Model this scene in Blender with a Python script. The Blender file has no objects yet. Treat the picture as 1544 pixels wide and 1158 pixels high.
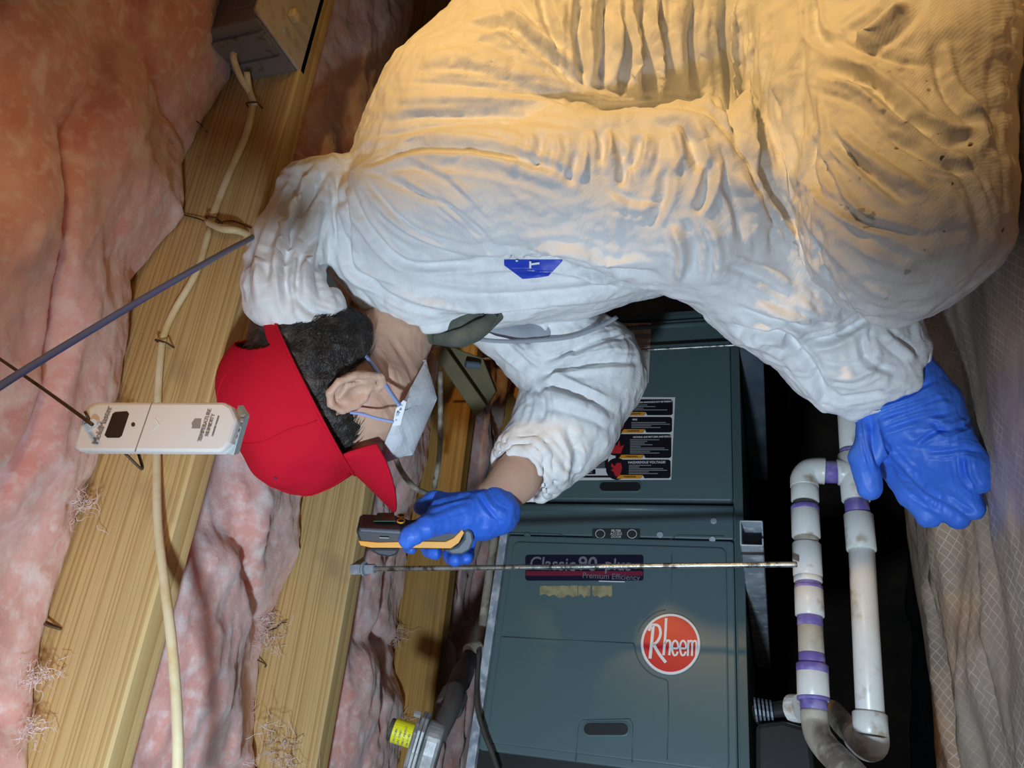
import bpy, bmesh, math, random
import numpy as np
from mathutils import Vector, Matrix
from mathutils.bvhtree import BVHTree
random.seed(7); np.random.seed(7)
SC = bpy.context.scene
COL = SC.collection
# ------------------------------------------------------------------ camera
# the photograph was taken with the phone on its side: real "up" is the left of the picture
EYE = np.array([0, 0, .235]); FPX = 1115.; CX, CY = 772., 579.
PITCH = math.atan2(375.55, FPX); SL = .043
_n = math.hypot(SL, 1); _dn = (1/_n, SL/_n); _rt = (-SL/_n, 1/_n)
FW = np.array([0, math.cos(PITCH), math.sin(PITCH)]); UP = np.array([0, -math.sin(PITCH), math.cos(PITCH)]); RX = np.array([1., 0, 0])
CR = _dn[0]*(-UP)+_rt[0]*RX; CV = _dn[1]*(-UP)+_rt[1]*RX      # picture right / picture up
def ray(px, py): return FW+(px-CX)/FPX*CR+(CY-py)/FPX*CV
def at(px, py, z): return EYE+ray(px, py)*z                     # world point seen at a pixel of the photo, z metres deep
def topx(P):
    q = P-EYE; z = q@FW
    return CX+(q@CR)/z*FPX, CY-(q@CV)/z*FPX, z
cam = bpy.data.cameras.new('camera'); cam.sensor_width = 36; cam.lens = FPX/1544*36; cam.clip_start = .02
co = bpy.data.objects.new('camera', cam); COL.objects.link(co)
M = Matrix.Identity(4)
for i, c in enumerate((CR, CV, -FW)):
    for j in range(3): M[j][i] = c[j]
M.translation = Vector(EYE); co.matrix_world = M
SC.camera = co
# ------------------------------------------------------------------ light
SC.view_settings.view_transform = 'Standard'; SC.view_settings.look = 'None'; SC.view_settings.gamma = 1
SC.view_settings.exposure = 0.0
W = bpy.data.worlds.new('world'); SC.world = W; W.use_nodes = True
W.node_tree.nodes['Background'].inputs[0].default_value = (.8, .68, .6, 1)
W.node_tree.nodes['Background'].inputs[1].default_value = .05
def light(kind, name, loc, target, energy, color, size, **k):
    l = bpy.data.lights.new(name, kind); l.energy = energy; l.color = color
    if kind == 'AREA': l.shape = 'DISK'; l.size = size
    else: l.shadow_soft_size = size
    for a, b in k.items(): setattr(l, a, b)
    o = bpy.data.objects.new(name, l); COL.objects.link(o); o.location = loc
    o.rotation_euler = (Vector(target)-Vector(loc)).to_track_quat('-Z', 'Y').to_euler(); return o
light('SPOT', 'flashlight', (-.38, -.06, .36), tuple(at(760, 1060, 1.0)), 37, (.70, .86, 1.0), .03, spot_size=math.radians(96), spot_blend=.7)
light('SPOT', 'work_lamp', (1.12, -.02, .62), (.62, .92, .36), 56, (1., .58, .19), .04, spot_size=math.radians(58), spot_blend=.6)
light('SPOT', 'insulation_fill', (.40, .12, .50), (.0, .42, .92), 4.2, (1., .60, .28), .05, spot_size=math.radians(84), spot_blend=.7)  # added warm fill for the insulation and electrical box, no such fixture
light('AREA', 'near_camera_disk', (.03, -.06, .25), tuple(at(800, 560, 1)), .2, (1., .86, .74), .25)  # weak warm disk light beside the camera
# ------------------------------------------------------------------ numpy noise
def _h(ix, iy, iz, s):
    n = (ix*73856093) ^ (iy*19349663) ^ (iz*83492791) ^ (s*2654435761 & 0x7fffffff)
    n = (n ^ (n >> 13))*1274126177 & 0x7fffffff
    n = (n ^ (n >> 16)) & 0xffff
    return n/32767.5-1
def noise(P, s=0):
    P = np.asarray(P, float); I = np.floor(P).astype(np.int64); f = P-I; u = f*f*f*(f*(f*6-15)+10)
    r = 0
    for dx in (0, 1):
        wx = u[:, 0] if dx else 1-u[:, 0]
        for dy in (0, 1):
            wy = u[:, 1] if dy else 1-u[:, 1]
            for dz in (0, 1):
                wz = u[:, 2] if dz else 1-u[:, 2]
                r = r+wx*wy*wz*_h(I[:, 0]+dx, I[:, 1]+dy, I[:, 2]+dz, s)
    return r
def fbm(P, o=4, s=0, g=.5):
    r = 0; a = 1.; P = np.asarray(P, float)
    for i in range(o): r = r+a*noise(P*2**i+i*17.3, s+i); a *= g
    return r
def ridged(P, o=3, s=0, g=.5):
    r = 0; a = 1.
    for i in range(o): r = r+a*(1-2*np.abs(noise(P*2**i+i*9.1, s+i))); a *= g
    return r
# ------------------------------------------------------------------ objects
def rootmat(p):
    while p.parent: p = p.parent
    return p.matrix_basis
def new(name, verts, faces, mat, parent=None, smooth=False, loc=None, rotz=0, local=False, bevel=0):
    V = np.asarray(verts, float).reshape(-1, 3)
    me = bpy.data.meshes.new(name)
    o = bpy.data.objects.new(name, me); COL.objects.link(o)
    if parent is not None:
        o.parent = parent
        if not local:
            mi = np.array(rootmat(parent).inverted()); V = V@mi[:3, :3].T+mi[:3, 3]
    else:
        if local:
            o.location = loc; o.rotation_euler = (0, 0, rotz)
        else:
            if loc is None: loc = (V[:, 0].mean(), V[:, 1].mean(), V[:, 2].min())
            o.location = loc; V = V-np.array(loc)
            if rotz:
                c, s = math.cos(-rotz), math.sin(-rotz); o.rotation_euler = (0, 0, rotz)
                V = V@np.array([[c, -s, 0], [s, c, 0], [0, 0, 1]]).T
    me.from_pydata(V.tolist(), [], [tuple(map(int, f)) for f in faces]) if not isinstance(faces, np.ndarray) else me.from_pydata(V.tolist(), [], faces.tolist())
    bm = bmesh.new(); bm.from_mesh(me); bmesh.ops.recalc_face_normals(bm, faces=bm.faces); bm.to_mesh(me); bm.free()
    if mat: me.materials.append(mat)
    if smooth: me.polygons.foreach_set('use_smooth', [True]*len(me.polygons))
    if bevel:
        b = o.modifiers.new('bevel', 'BEVEL'); b.width = bevel; b.segments = 2; b.limit_method = 'ANGLE'; b.harden_normals = False
    return o
def tag(o, label=None, cat=None, group=None, kind=None):
    if label: o['label'] = label
    if cat: o['category'] = cat
    if group: o['group'] = group
    if kind: o['kind'] = kind
    return o
def empty(name, loc, rotz=0):
    o = bpy.data.objects.new(name, None); COL.objects.link(o); o.empty_display_size = .05
    M = Matrix.Translation(Vector(loc))@Matrix.Rotation(rotz, 4, 'Z'); o.matrix_basis = M
    return o
def cat(*ms):
    V = []; F = []; n = 0
    for v, f in ms:
        v = np.asarray(v, float).reshape(-1, 3); V.append(v); F += [tuple(i+n for i in q) for q in f]; n += len(v)
    return np.vstack(V), F
def box(a, b):
    a = np.asarray(a, float); b = np.asarray(b, float)
    V = [(x, y, z) for x in (a[0], b[0]) for y in (a[1], b[1]) for z in (a[2], b[2])]
    return np.array(V), [(0, 1, 3, 2), (4, 6, 7, 5), (0, 4, 5, 1), (2, 3, 7, 6), (0, 2, 6, 4), (1, 5, 7, 3)]
def spline(pts, n=8):
    P = np.asarray(pts, float)
    if len(P) < 3: return np.array([P[0]+(P[1]-P[0])*t for t in np.linspace(0, 1, n+1)])
    Q = np.vstack([2*P[0]-P[1], P, 2*P[-1]-P[-2]]); out = []
    for i in range(len(P)-1):
        a, b, c, d = Q[i:i+4]
        for t in np.linspace(0, 1, n, endpoint=False):
            out.append(.5*((2*b)+(-a+c)*t+(2*a-5*b+4*c-d)*t*t+(-a+3*b-3*c+d)*t**3))
    out.append(P[-1]); return np.array(out)
def tube(pts, r, seg=12, n=6, smooth=True, flat=1., cap=True):
    P = spline(pts, n) if smooth else np.asarray(pts, float)
    r = np.asarray(r, float)
    rr = np.full(len(P), float(r)) if r.ndim == 0 else np.interp(np.linspace(0, 1, len(P)), np.linspace(0, 1, len(r)), r)
    T = np.gradient(P, axis=0); T /= np.linalg.norm(T, axis=1)[:, None]+1e-12
    u = np.cross(T[0], (0, 0, 1.)); 
    if np.linalg.norm(u) < .1: u = np.cross(T[0], (1., 0, 0))
    V = []
    for i in range(len(P)):
        u = u-T[i]*(u@T[i]); u /= np.linalg.norm(u); w = np.cross(T[i], u)
        for k in range(seg):
            a = 2*math.pi*k/seg; V.append(P[i]+rr[i]*(math.cos(a)*u+flat*math.sin(a)*w))
    F = [(i*seg+k, i*seg+(k+1) % seg, (i+1)*seg+(k+1) % seg, (i+1)*seg+k) for i in range(len(P)-1) for k in range(seg)]
    if cap: F += [tuple(range(seg)), tuple(range((len(P)-1)*seg, len(P)*seg))]
    return np.array(V), F
def prism(poly, ext):
    P = np.asarray(poly, float); e = np.asarray(ext, float); n = len(P)
    return np.vstack([P, P+e]), [tuple(range(n)), tuple(range(n, 2*n))]+[(i, (i+1) % n, n+(i+1) % n, n+i) for i in range(n)]
def grid(nu, nv, fn):
    U, Vv = np.meshgrid(np.linspace(0, 1, nu), np.linspace(0, 1, nv), indexing='ij')
    P = fn(U.ravel(), Vv.ravel()); i = np.arange(nu*nv).reshape(nu, nv)
    F = np.stack([i[:-1, :-1], i[1:, :-1], i[1:, 1:], i[:-1, 1:]], -1).reshape(-1, 4)
    return P, F
def rr2(x0, y0, x1, y1, r, n=4):
    out = []
    for cx, cy, a0 in ((x1-r, y1-r, 0), (x0+r, y1-r, 90), (x0+r, y0+r, 180), (x1-r, y0+r, 270)):
        for k in range(n+1):
            a = math.radians(a0+90*k/n); out.append((cx+r*math.cos(a), cy+r*math.sin(a)))
    return out
# ------------------------------------------------------------------ signed distance fields
def smin(a, b, k):
    h = np.clip(.5+.5*(b-a)/k, 0, 1); return b+(a-b)*h-k*h*(1-h)
def capd(P, a, b, ra, rb):
    a = np.asarray(a); ab = np.asarray(b)-a; t = np.clip(((P-a)@ab)/(ab@ab+1e-12), 0, 1)
    return np.linalg.norm(P-a-t[..., None]*ab, axis=-1)-(ra+(rb-ra)*t)
def elld(P, c, ax, r):
    q = (P-np.asarray(c))@np.asarray(ax).T; r = np.asarray(r); k0 = np.linalg.norm(q/r, axis=-1); k1 = np.linalg.norm(q/(r*r), axis=-1)
    return k0*(k0-1)/(k1+1e-9)
def nets(fn, lo, hi, h):
    lo = np.asarray(lo, float); n = np.ceil((np.asarray(hi)-lo)/h).astype(int)+1
    ax = [lo[i]+h*np.arange(n[i]) for i in range(3)]
    D = np.empty(n, np.float32)
    Y, Z = np.meshgrid(ax[1], ax[2], indexing='ij')
    st = max(1, int(200000/(n[1]*n[2])))
    for i in range(0, n[0], st):
        xs = ax[0][i:i+st]
        P = np.empty((len(xs),)+Y.shape+(3,)); P[..., 0] = xs[:, None, None]; P[..., 1] = Y; P[..., 2] = Z
        D[i:i+st] = fn(P.reshape(-1, 3)).reshape(P.shape[:3])
    S = D < 0
    c = [S[i:n[0]-1+i, j:n[1]-1+j, k:n[2]-1+k] for i in (0, 1) for j in (0, 1) for k in (0, 1)]
    cnt = sum(x.astype(np.int8) for x in c); act = (cnt > 0) & (cnt < 8)
    idx = -np.ones(act.shape, np.int64); A = np.argwhere(act); idx[act] = np.arange(len(A))
    acc = np.zeros((len(A), 3)); num = np.zeros(len(A))
    co_ = [(i, j, k) for i in (0, 1) for j in (0, 1) for k in (0, 1)]
    for p in co_:
        for a in range(3):
            if p[a] == 0:
                q = list(p); q[a] = 1
                d0 = D[A[:, 0]+p[0], A[:, 1]+p[1], A[:, 2]+p[2]]; d1 = D[A[:, 0]+q[0], A[:, 1]+q[1], A[:, 2]+q[2]]
                m = (d0 < 0) != (d1 < 0); t = np.where(m, d0/(d0-d1+1e-20), 0)
                pt = np.tile(np.array(p, float), (len(A), 1)); pt[:, a] += t
                acc += pt*m[:, None]; num += m
    V = lo+h*(A+acc/num[:, None]); F = []
    for a in range(3):
        b, c2 = (a+1) % 3, (a+2) % 3
        s0 = [slice(None)]*3; s1 = [slice(None)]*3; s0[a] = slice(0, -1); s1[a] = slice(1, None)
        E = np.argwhere(S[tuple(s0)] != S[tuple(s1)])
        E = E[(E[:, b] > 0) & (E[:, c2] > 0) & (E[:, b] < n[b]-1) & (E[:, c2] < n[c2]-1)]
        q = []
        for db, dc in ((0, 0), (1, 0), (1, 1), (0, 1)):
            e = E.copy(); e[:, b] -= db; e[:, c2] -= dc; q.append(idx[e[:, 0], e[:, 1], e[:, 2]])
        q = np.stack(q, 1); fl = S[E[:, 0], E[:, 1], E[:, 2]]; q[~fl] = q[~fl][:, ::-1]; F.append(q)
    return V, np.vstack(F)
def arrays(me):
    V = np.empty(len(me.vertices)*3); me.vertices.foreach_get('co', V)
    N = np.empty(len(me.vertices)*3); me.vertices.foreach_get('normal', N)
    return V.reshape(-1, 3), N.reshape(-1, 3)
def subdivide(V, F):                     # plain quad subdivision with smoothing, numpy only
    F = np.asarray(F); n = len(V)
    E = np.sort(np.stack([F, np.roll(F, -1, 1)], -1).reshape(-1, 2), 1)
    key = E[:, 0]*n+E[:, 1]; u, inv = np.unique(key, return_inverse=True)
    e0 = u//n; e1 = u % n; em = (V[e0]+V[e1])/2; fc = V[F].mean(1)
    inv = inv.reshape(-1, 4); ne = len(u)
    # catmull clark
    fs = np.zeros((ne, 3)); fcnt = np.zeros(ne)
    for k in range(4): np.add.at(fs, inv[:, k], fc); np.add.at(fcnt, inv[:, k], 1)
    ep = np.where((fcnt == 2)[:, None], (em*2+fs)/(2+fcnt)[:, None], em)
    vs = np.zeros((n, 3)); vc = np.zeros(n); es = np.zeros((n, 3)); ec = np.zeros(n)
    for k in range(4): np.add.at(vs, F[:, k], fc); np.add.at(vc, F[:, k], 1)
    np.add.at(es, e0, em); np.add.at(es, e1, em); np.add.at(ec, e0, 1); np.add.at(ec, e1, 1)
    m = np.maximum(vc, 1)[:, None]; vp = (vs/m+2*es/np.maximum(ec, 1)[:, None]+(m-3)*V)/m
    vp = np.where((vc >= 3)[:, None], vp, V)
    V2 = np.vstack([vp, ep, fc]); fi = n+ne+np.arange(len(F)); Q = []
    for k in range(4): Q.append(np.stack([F[:, k], n+inv[:, k], fi, n+inv[:, (k-1) % 4]], 1))
    return V2, np.vstack(Q)
def relax(V, F, it=1, lam=.5):
    E = np.sort(np.stack([F, np.roll(F, -1, 1)], -1).reshape(-1, 2), 1); k = np.unique(E[:, 0]*len(V)+E[:, 1]); a = k//len(V); b = k % len(V)
    c = np.bincount(a, minlength=len(V))+np.bincount(b, minlength=len(V)); c = np.maximum(c, 1)
    for _ in range(it):
        S = np.stack([np.bincount(a, V[b, i], len(V))+np.bincount(b, V[a, i], len(V)) for i in range(3)], 1); V = V*(1-lam)+lam*S/c[:, None]
    return V
def vnormals(V, F):
    F = np.asarray(F); nn = np.cross(V[F[:, 2]]-V[F[:, 0]], V[F[:, 3]]-V[F[:, 1]]); N = np.zeros_like(V)
    for k in range(4): np.add.at(N, F[:, k], nn)
    return N/(np.linalg.norm(N, axis=1)[:, None]+1e-12)
def folds(V, N, specs, wob=5.):
    """specs: (list of photo pixels, half width px, height m) - real relief raised or sunk along the surface normal"""
    x, y, z = topx(V); d = np.zeros(len(V)); fac = np.clip(-(N@FW)*2.5+.35, 0, 1)
    Q = V*14; x = x+wob*noise(Q, 3); y = y+wob*noise(Q+31, 4)
    rs = np.random.RandomState(len(specs)); more = []
    for pts, w, amp in specs:        # fine companions beside each drawn fold
        more.append((pts, w, amp))
        for sg in (-1, 1):
            a, b = np.array(pts[0], float), np.array(pts[-1], float); t = (b-a)/(np.linalg.norm(b-a)+1e-9); o = np.array([-t[1], t[0]])*sg*w*rs.uniform(1.3, 2.6)
            more.append(([tuple(np.array(p)+o+rs.normal(0, w*.3, 2)) for p in pts], w*rs.uniform(.35, .6), rs.choice([-1, 1])*abs(amp)*rs.uniform(.25, .45)))
    for pts, w, amp in more:
        P = spline([p+(0,) for p in pts], 5)[:, :2]; L = np.r_[0, np.cumsum(np.linalg.norm(np.diff(P, axis=0), axis=1))]
        m = (x > P[:, 0].min()-3*w) & (x < P[:, 0].max()+3*w) & (y > P[:, 1].min()-3*w) & (y < P[:, 1].max()+3*w)
        ii = np.nonzero(m)[0]
        if not len(ii): continue
        X = np.stack([x[ii], y[ii]], 1); best = np.full(len(ii), 1e9); tt = np.zeros(len(ii))
        for a, b, l0, l1 in zip(P[:-1], P[1:], L[:-1], L[1:]):
            ab = b-a; t = np.clip(((X-a)@ab)/(ab@ab+1e-9), 0, 1); dd = np.linalg.norm(X-a-t[:, None]*ab, axis=1)
            k = dd < best; best[k] = dd[k]; tt[k] = (l0+t[k]*(l1-l0))/L[-1]
        tp = np.clip(np.minimum(tt, 1-tt)*5, 0.05, 1)
        q = best/w
        prof = np.exp(-q*q)-(.35*np.exp(-(q-2)**2) if amp < 0 else 0)   # a crease raises its lips
        d[ii] += amp*tp*prof
    return V+N*(d*fac)[:, None]
# ------------------------------------------------------------------ materials
def mat(name, color=(.8, .8, .8), rough=.6, metal=0., spec=.5, bump=None, var=None, scale=(1, 1, 1), extra=None, **kw):
    """color modulated by noise: var = list of (scale, lo, hi, color2); bump = list of (scale, strength, distance)"""
    m = bpy.data.materials.new(name); m.use_nodes = True; nt = m.node_tree; N = nt.nodes; L = nt.links
    b = N['Principled BSDF']; b.inputs['Base Color'].default_value = (*color, 1); b.inputs['Roughness'].default_value = rough
    b.inputs['Metallic'].default_value = metal; b.inputs['Specular IOR Level'].default_value = spec
    for k, v in kw.items(): b.inputs[k.replace('_', ' ')].default_value = v
    tc = N.new('ShaderNodeTexCoord'); mp = N.new('ShaderNodeMapping'); mp.inputs['Scale'].default_value = scale
    L.new(tc.outputs['Object'], mp.inputs['Vector']); vec = mp.outputs['Vector']
    last = None
    for (sc, lo, hi, c2) in (var or []):
        n = N.new('ShaderNodeTexNoise'); n.inputs['Scale'].default_value = sc; n.inputs['Detail'].default_value = 5; L.new(vec, n.inputs['Vector'])
        r = N.new('ShaderNodeMapRange'); r.inputs['From Min'].default_value = lo; r.inputs['From Max'].default_value = hi; L.new(n.outputs['Fac'], r.inputs['Value'])
        x = N.new('ShaderNodeMix'); x.data_type = 'RGBA'; L.new(r.outputs['Result'], x.inputs[0])
        if last is None: x.inputs[6].default_value = (*color, 1)
        else: L.new(last, x.inputs[6])
        x.inputs[7].default_value = (*c2, 1); last = x.outputs[2]
    if last is not None: L.new(last, b.inputs['Base Color'])
    nl = None
    for (sc, st, di) in (bump or []):
        n = N.new('ShaderNodeTexNoise'); n.inputs['Scale'].default_value = sc; n.inputs['Detail'].default_value = 4; L.new(vec, n.inputs['Vector'])
        u = N.new('ShaderNodeBump'); u.inputs['Strength'].default_value = st; u.inputs['Distance'].default_value = di; L.new(n.outputs['Fac'], u.inputs['Height'])
        if nl: L.new(nl, u.inputs['Normal'])
        nl = u.outputs['Normal']
    if nl: L.new(nl, b.inputs['Normal'])
    if extra: extra(nt, N, L, b, vec, last, nl)
    return m
def wood_nodes(light, dark, period):
    def ex(nt, N, L, b, vec, last, nl):
        tc = N.new('ShaderNodeTexCoord'); oi = N.new('ShaderNodeObjectInfo')
        mp = N.new('ShaderNodeMapping'); mp.inputs['Scale'].default_value = (.55, 3, 3); L.new(tc.outputs['Object'], mp.inputs['Vector'])
        n1 = N.new('ShaderNodeTexNoise'); n1.noise_dimensions = '4D'; n1.inputs['Scale'].default_value = 1.6; n1.inputs['Detail'].default_value = 2
        L.new(mp.outputs[0], n1.inputs['Vector']); L.new(oi.outputs['Random'], n1.inputs['W'])
        sx = N.new('ShaderNodeSeparateXYZ'); L.new(tc.outputs['Object'], sx.inputs[0])
        def math_(op, a, bb):
            q = N.new('ShaderNodeMath'); q.operation = op
            for i, v in enumerate((a, bb)):
                if isinstance(v, (int, float)): q.inputs[i].default_value = v
                elif v is not None: L.new(v, q.inputs[i])
            return q.outputs[0]
        yy = math_('ADD', sx.outputs['Y'], .06); zz = math_('ADD', sx.outputs['Z'], .10)
        d = math_('SQRT', math_('ADD', math_('MULTIPLY', yy, yy), math_('MULTIPLY', zz, zz)), 0)
        d = math_('ADD', math_('ADD', d, math_('MULTIPLY', zz, .55)), math_('MULTIPLY', n1.outputs['Fac'], .05))
        n9 = N.new('ShaderNodeTexNoise'); n9.noise_dimensions = '1D'; n9.inputs['Scale'].default_value = 55; L.new(d, n9.inputs['W'])
        s = math_('FRACT', math_('ADD', math_('DIVIDE', d, period), math_('MULTIPLY', n9.outputs['Fac'], 1.6)), 0)
        r = N.new('ShaderNodeValToRGB'); e = r.color_ramp.elements; e[0].position = 0; e[0].color = (*light, 1); e[1].position = .95; e[1].color = (*dark, 1)
        e2 = r.color_ramp.elements.new(.55); e2.color = (*[l*.93 for l in light], 1); r.color_ramp.elements.new(1.).color = (*light, 1)
        L.new(s, r.inputs[0])
        mp2 = N.new('ShaderNodeMapping'); mp2.inputs['Scale'].default_value = (6, 220, 220); L.new(tc.outputs['Object'], mp2.inputs['Vector'])
        n2 = N.new('ShaderNodeTexNoise'); n2.inputs['Scale'].default_value = 1; n2.inputs['Detail'].default_value = 3; L.new(mp2.outputs[0], n2.inputs['Vector'])
        n3 = N.new('ShaderNodeTexNoise'); n3.inputs['Scale'].default_value = 9; n3.inputs['Detail'].default_value = 5; L.new(tc.outputs['Object'], n3.inputs['Vector'])
        mr = N.new('ShaderNodeMapRange'); mr.inputs[1].default_value = .60; mr.inputs[2].default_value = .72; mr.inputs[4].default_value = .45; L.new(n3.outputs['Fac'], mr.inputs[0])
        hs = N.new('ShaderNodeMix'); hs.data_type = 'RGBA'; hs.blend_type = 'MULTIPLY'; hs.inputs[0].default_value = .35; L.new(r.outputs[0], hs.inputs[6]); L.new(n2.outputs['Fac'], hs.inputs[7])
        st = N.new('ShaderNodeMix'); st.data_type = 'RGBA'; L.new(mr.outputs[0], st.inputs[0]); L.new(hs.outputs[2], st.inputs[6]); st.inputs[7].default_value = (.30, .22, .12, 1)
        L.new(st.outputs[2], b.inputs['Base Color'])
        bu = N.new('ShaderNodeBump'); bu.inputs['Strength'].default_value = .25; bu.inputs['Distance'].default_value = .001; L.new(n2.outputs['Fac'], bu.inputs['Height']); L.new(bu.outputs[0], b.inputs['Normal'])
    return ex
M_ = {}
PERSON_LOC = np.array([.25, .95, 0.0])
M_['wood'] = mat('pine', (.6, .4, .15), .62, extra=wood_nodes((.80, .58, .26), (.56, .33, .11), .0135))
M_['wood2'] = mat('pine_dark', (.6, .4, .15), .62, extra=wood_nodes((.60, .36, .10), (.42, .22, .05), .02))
M_['ply'] = mat('subfloor_board', (.30, .19, .09), .8, var=[(6, .35, .7, (.18, .1, .05))])
def fluff(nt, N, L, b, vec, last, nl):
    # soft sheen; the redder and paler pinks come from random noise
    b.inputs['Sheen Weight'].default_value = .35; b.inputs['Sheen Roughness'].default_value = .6
M_['pink'] = mat('glass_wool', (.88, .56, .52), .95, spec=.05, var=[(9, .40, .62, (.80, .40, .35)), (26, .50, .70, (.95, .76, .73)), (4.0, .58, .72, (.70, .33, .26)), (70, .5, .75, (.93, .72, .70))], bump=[(45, .35, .006), (200, .35, .003)], extra=fluff, Subsurface_Weight=.6, Subsurface_Scale=.03)
M_['pink'].node_tree.nodes['Principled BSDF'].inputs['Subsurface Radius'].default_value = (1, .45, .35)
M_['fibre'] = mat('glass_wool_tuft', (.90, .74, .74), .9, spec=.1)
M_['dark'] = mat('shade_dark_ground', (.018, .022, .030), .8, var=[(5, .4, .7, (.045, .048, .06))], bump=[(12, .6, .02)])  # near-black ground colour carries the shadow below the furnace
M_['block'] = mat('foundation_block', (.06, .045, .035), .9, var=[(8, .4, .7, (.03, .025, .02))], bump=[(40, .4, .004)])
def tyvek(nt, N, L, b, vec, last, nl):
    def nz(scale, sc, rot=(0, 0, 0), det=3):
        mp = N.new('ShaderNodeMapping'); mp.inputs['Scale'].default_value = scale; mp.inputs['Rotation'].default_value = rot; L.new(vec, mp.inputs['Vector'])
        n = N.new('ShaderNodeTexNoise'); n.inputs['Scale'].default_value = sc; n.inputs['Detail'].default_value = det; L.new(mp.outputs[0], n.inputs['Vector']); return n.outputs['Fac']
    vo = N.new('ShaderNodeTexVoronoi'); vo.feature = 'DISTANCE_TO_EDGE'; vo.inputs['Scale'].default_value = 26
    dn = N.new('ShaderNodeTexNoise'); dn.inputs['Scale'].default_value = 12; L.new(vec, dn.inputs['Vector'])
    ad = N.new('ShaderNodeVectorMath'); ad.operation = 'MULTIPLY_ADD'; ad.inputs[1].default_value = (.12, .12, .12); L.new(dn.outputs['Color'], ad.inputs[0]); L.new(vec, ad.inputs[2]); L.new(ad.outputs[0], vo.inputs['Vector'])
    wv = N.new('ShaderNodeTexWave'); wv.inputs['Scale'].default_value = 150; wv.inputs['Distortion'].default_value = 3; wv.inputs['Detail'].default_value = 2; wv.inputs['Detail Scale'].default_value = .6; wv.bands_direction = 'DIAGONAL'; L.new(vec, wv.inputs['Vector'])
    prev = None
    for src, st, di in ((nz((1, 1, 1), 30), .45, .006), (vo.outputs['Distance'], .40, .005), (nz((1, 1, 1), 160), .22, .0012), (wv.outputs['Fac'], .16, .0006)):
        u = N.new('ShaderNodeBump'); u.inputs['Strength'].default_value = st; u.inputs['Distance'].default_value = di; L.new(src, u.inputs['Height'])
        if prev: L.new(prev, u.inputs['Normal'])
        prev = u.outputs[0]
    L.new(prev, b.inputs['Normal'])
    # soil specks on the knee
    ks = N.new('ShaderNodeVectorMath'); ks.operation = 'DISTANCE'; L.new(vec, ks.inputs[0]); ks.inputs[1].default_value = KNEE_LOCAL
    mr = N.new('ShaderNodeMapRange'); mr.inputs[1].default_value = .15; mr.inputs[2].default_value = .04; L.new(ks.outputs['Value'], mr.inputs[0])
    sn = nz((1, 1, 1), 75, det=2); s2 = N.new('ShaderNodeMapRange'); s2.inputs[1].default_value = .69; s2.inputs[2].default_value = .72; L.new(sn, s2.inputs[0])
    mu = N.new('ShaderNodeMath'); mu.operation = 'MULTIPLY'; L.new(mr.outputs[0], mu.inputs[0]); L.new(s2.outputs[0], mu.inputs[1])
    dk = nz((1, 1, 1), 7); s3 = N.new('ShaderNodeMapRange'); s3.inputs[1].default_value = .35; s3.inputs[2].default_value = .75; L.new(dk, s3.inputs[0])
    m3 = N.new('ShaderNodeMath'); m3.operation = 'MULTIPLY'; L.new(s3.outputs[0], m3.inputs[0])
    kr = N.new('ShaderNodeMapRange'); kr.inputs[1].default_value = .22; kr.inputs[2].default_value = .06; kr.inputs[4].default_value = .75; L.new(ks.outputs['Value'], kr.inputs[0]); L.new(kr.outputs[0], m3.inputs[1])
    a = N.new('ShaderNodeMix'); a.data_type = 'RGBA'; a.inputs[6].default_value = (.80, .82, .84, 1); a.inputs[7].default_value = (.50, .42, .34, 1); L.new(m3.outputs[0], a.inputs[0])
    c = N.new('ShaderNodeMix'); c.data_type = 'RGBA'; L.new(mu.outputs[0], c.inputs[0]); L.new(a.outputs[2], c.inputs[6]); c.inputs[7].default_value = (.10, .055, .03, 1)
    L.new(c.outputs[2], b.inputs['Base Color'])

KNEE_LOCAL = tuple(at(1450, 270, .66)-PERSON_LOC)
M_['suit'] = mat('white_coverall', (.8, .82, .84), .55, spec=.35, extra=tyvek)
M_['skin'] = mat('skin', (.62, .40, .30), .5, spec=.35, var=[(28, .45, .7, (.66, .36, .28)), (9, .4, .7, (.55, .37, .27))], bump=[(220, .25, .0012), (60, .2, .002)], Subsurface_Weight=.12)
M_['hair'] = mat('dark_hair', (.022, .018, .016), .45, spec=.4, var=[(60, .5, .7, (.07, .06, .055))], bump=[(320, .7, .003)])
M_['cap'] = mat('red_cloth', (.56, .008, .028), .85, spec=.15, bump=[(900, .3, .0006), (25, .25, .003)])
M_['mask'] = mat('mask_cloth', (.78, .84, .90), .75, spec=.2, bump=[(500, .15, .0006)])
M_['strap'] = mat('blue_strap', (.28, .38, .72), .6)
M_['glove'] = mat('blue_nitrile', (.035, .15, .72), .48, spec=.4, var=[(9, .4, .65, (.06, .20, .80))], bump=[(55, .25, .003), (180, .2, .001)])
M_['shirt'] = mat('olive_shirt', (.085, .095, .075), .85, var=[(35, .45, .6, (.12, .125, .10))], bump=[(400, .4, .001)])
M_['grey_cloth'] = mat('grey_lining', (.35, .37, .42), .7, bump=[(60, .4, .004)])
M_['furn'] = mat('grey_green_enamel', (.105, .165, .185), .38, spec=.5, var=[(4, .4, .7, (.095, .16, .17))], bump=[(900, .2, .0004), (2.2, .3, .01)])
M_['furn2'] = mat('grey_green_enamel_dark', (.07, .115, .125), .4)
M_['galv'] = mat('galvanised_steel', (.46, .53, .60), .42, metal=.1, var=[(14, .42, .58, (.28, .34, .41)), (50, .52, .66, (.66, .72, .78))], bump=[(40, .2, .002)])
M_['galvd'] = mat('dark_galvanised_steel', (.12, .17, .22), .5, metal=.15, var=[(12, .42, .62, (.2, .25, .3))])  # darker copy of the galvanised steel; holds the far channel's shade as colour
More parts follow.
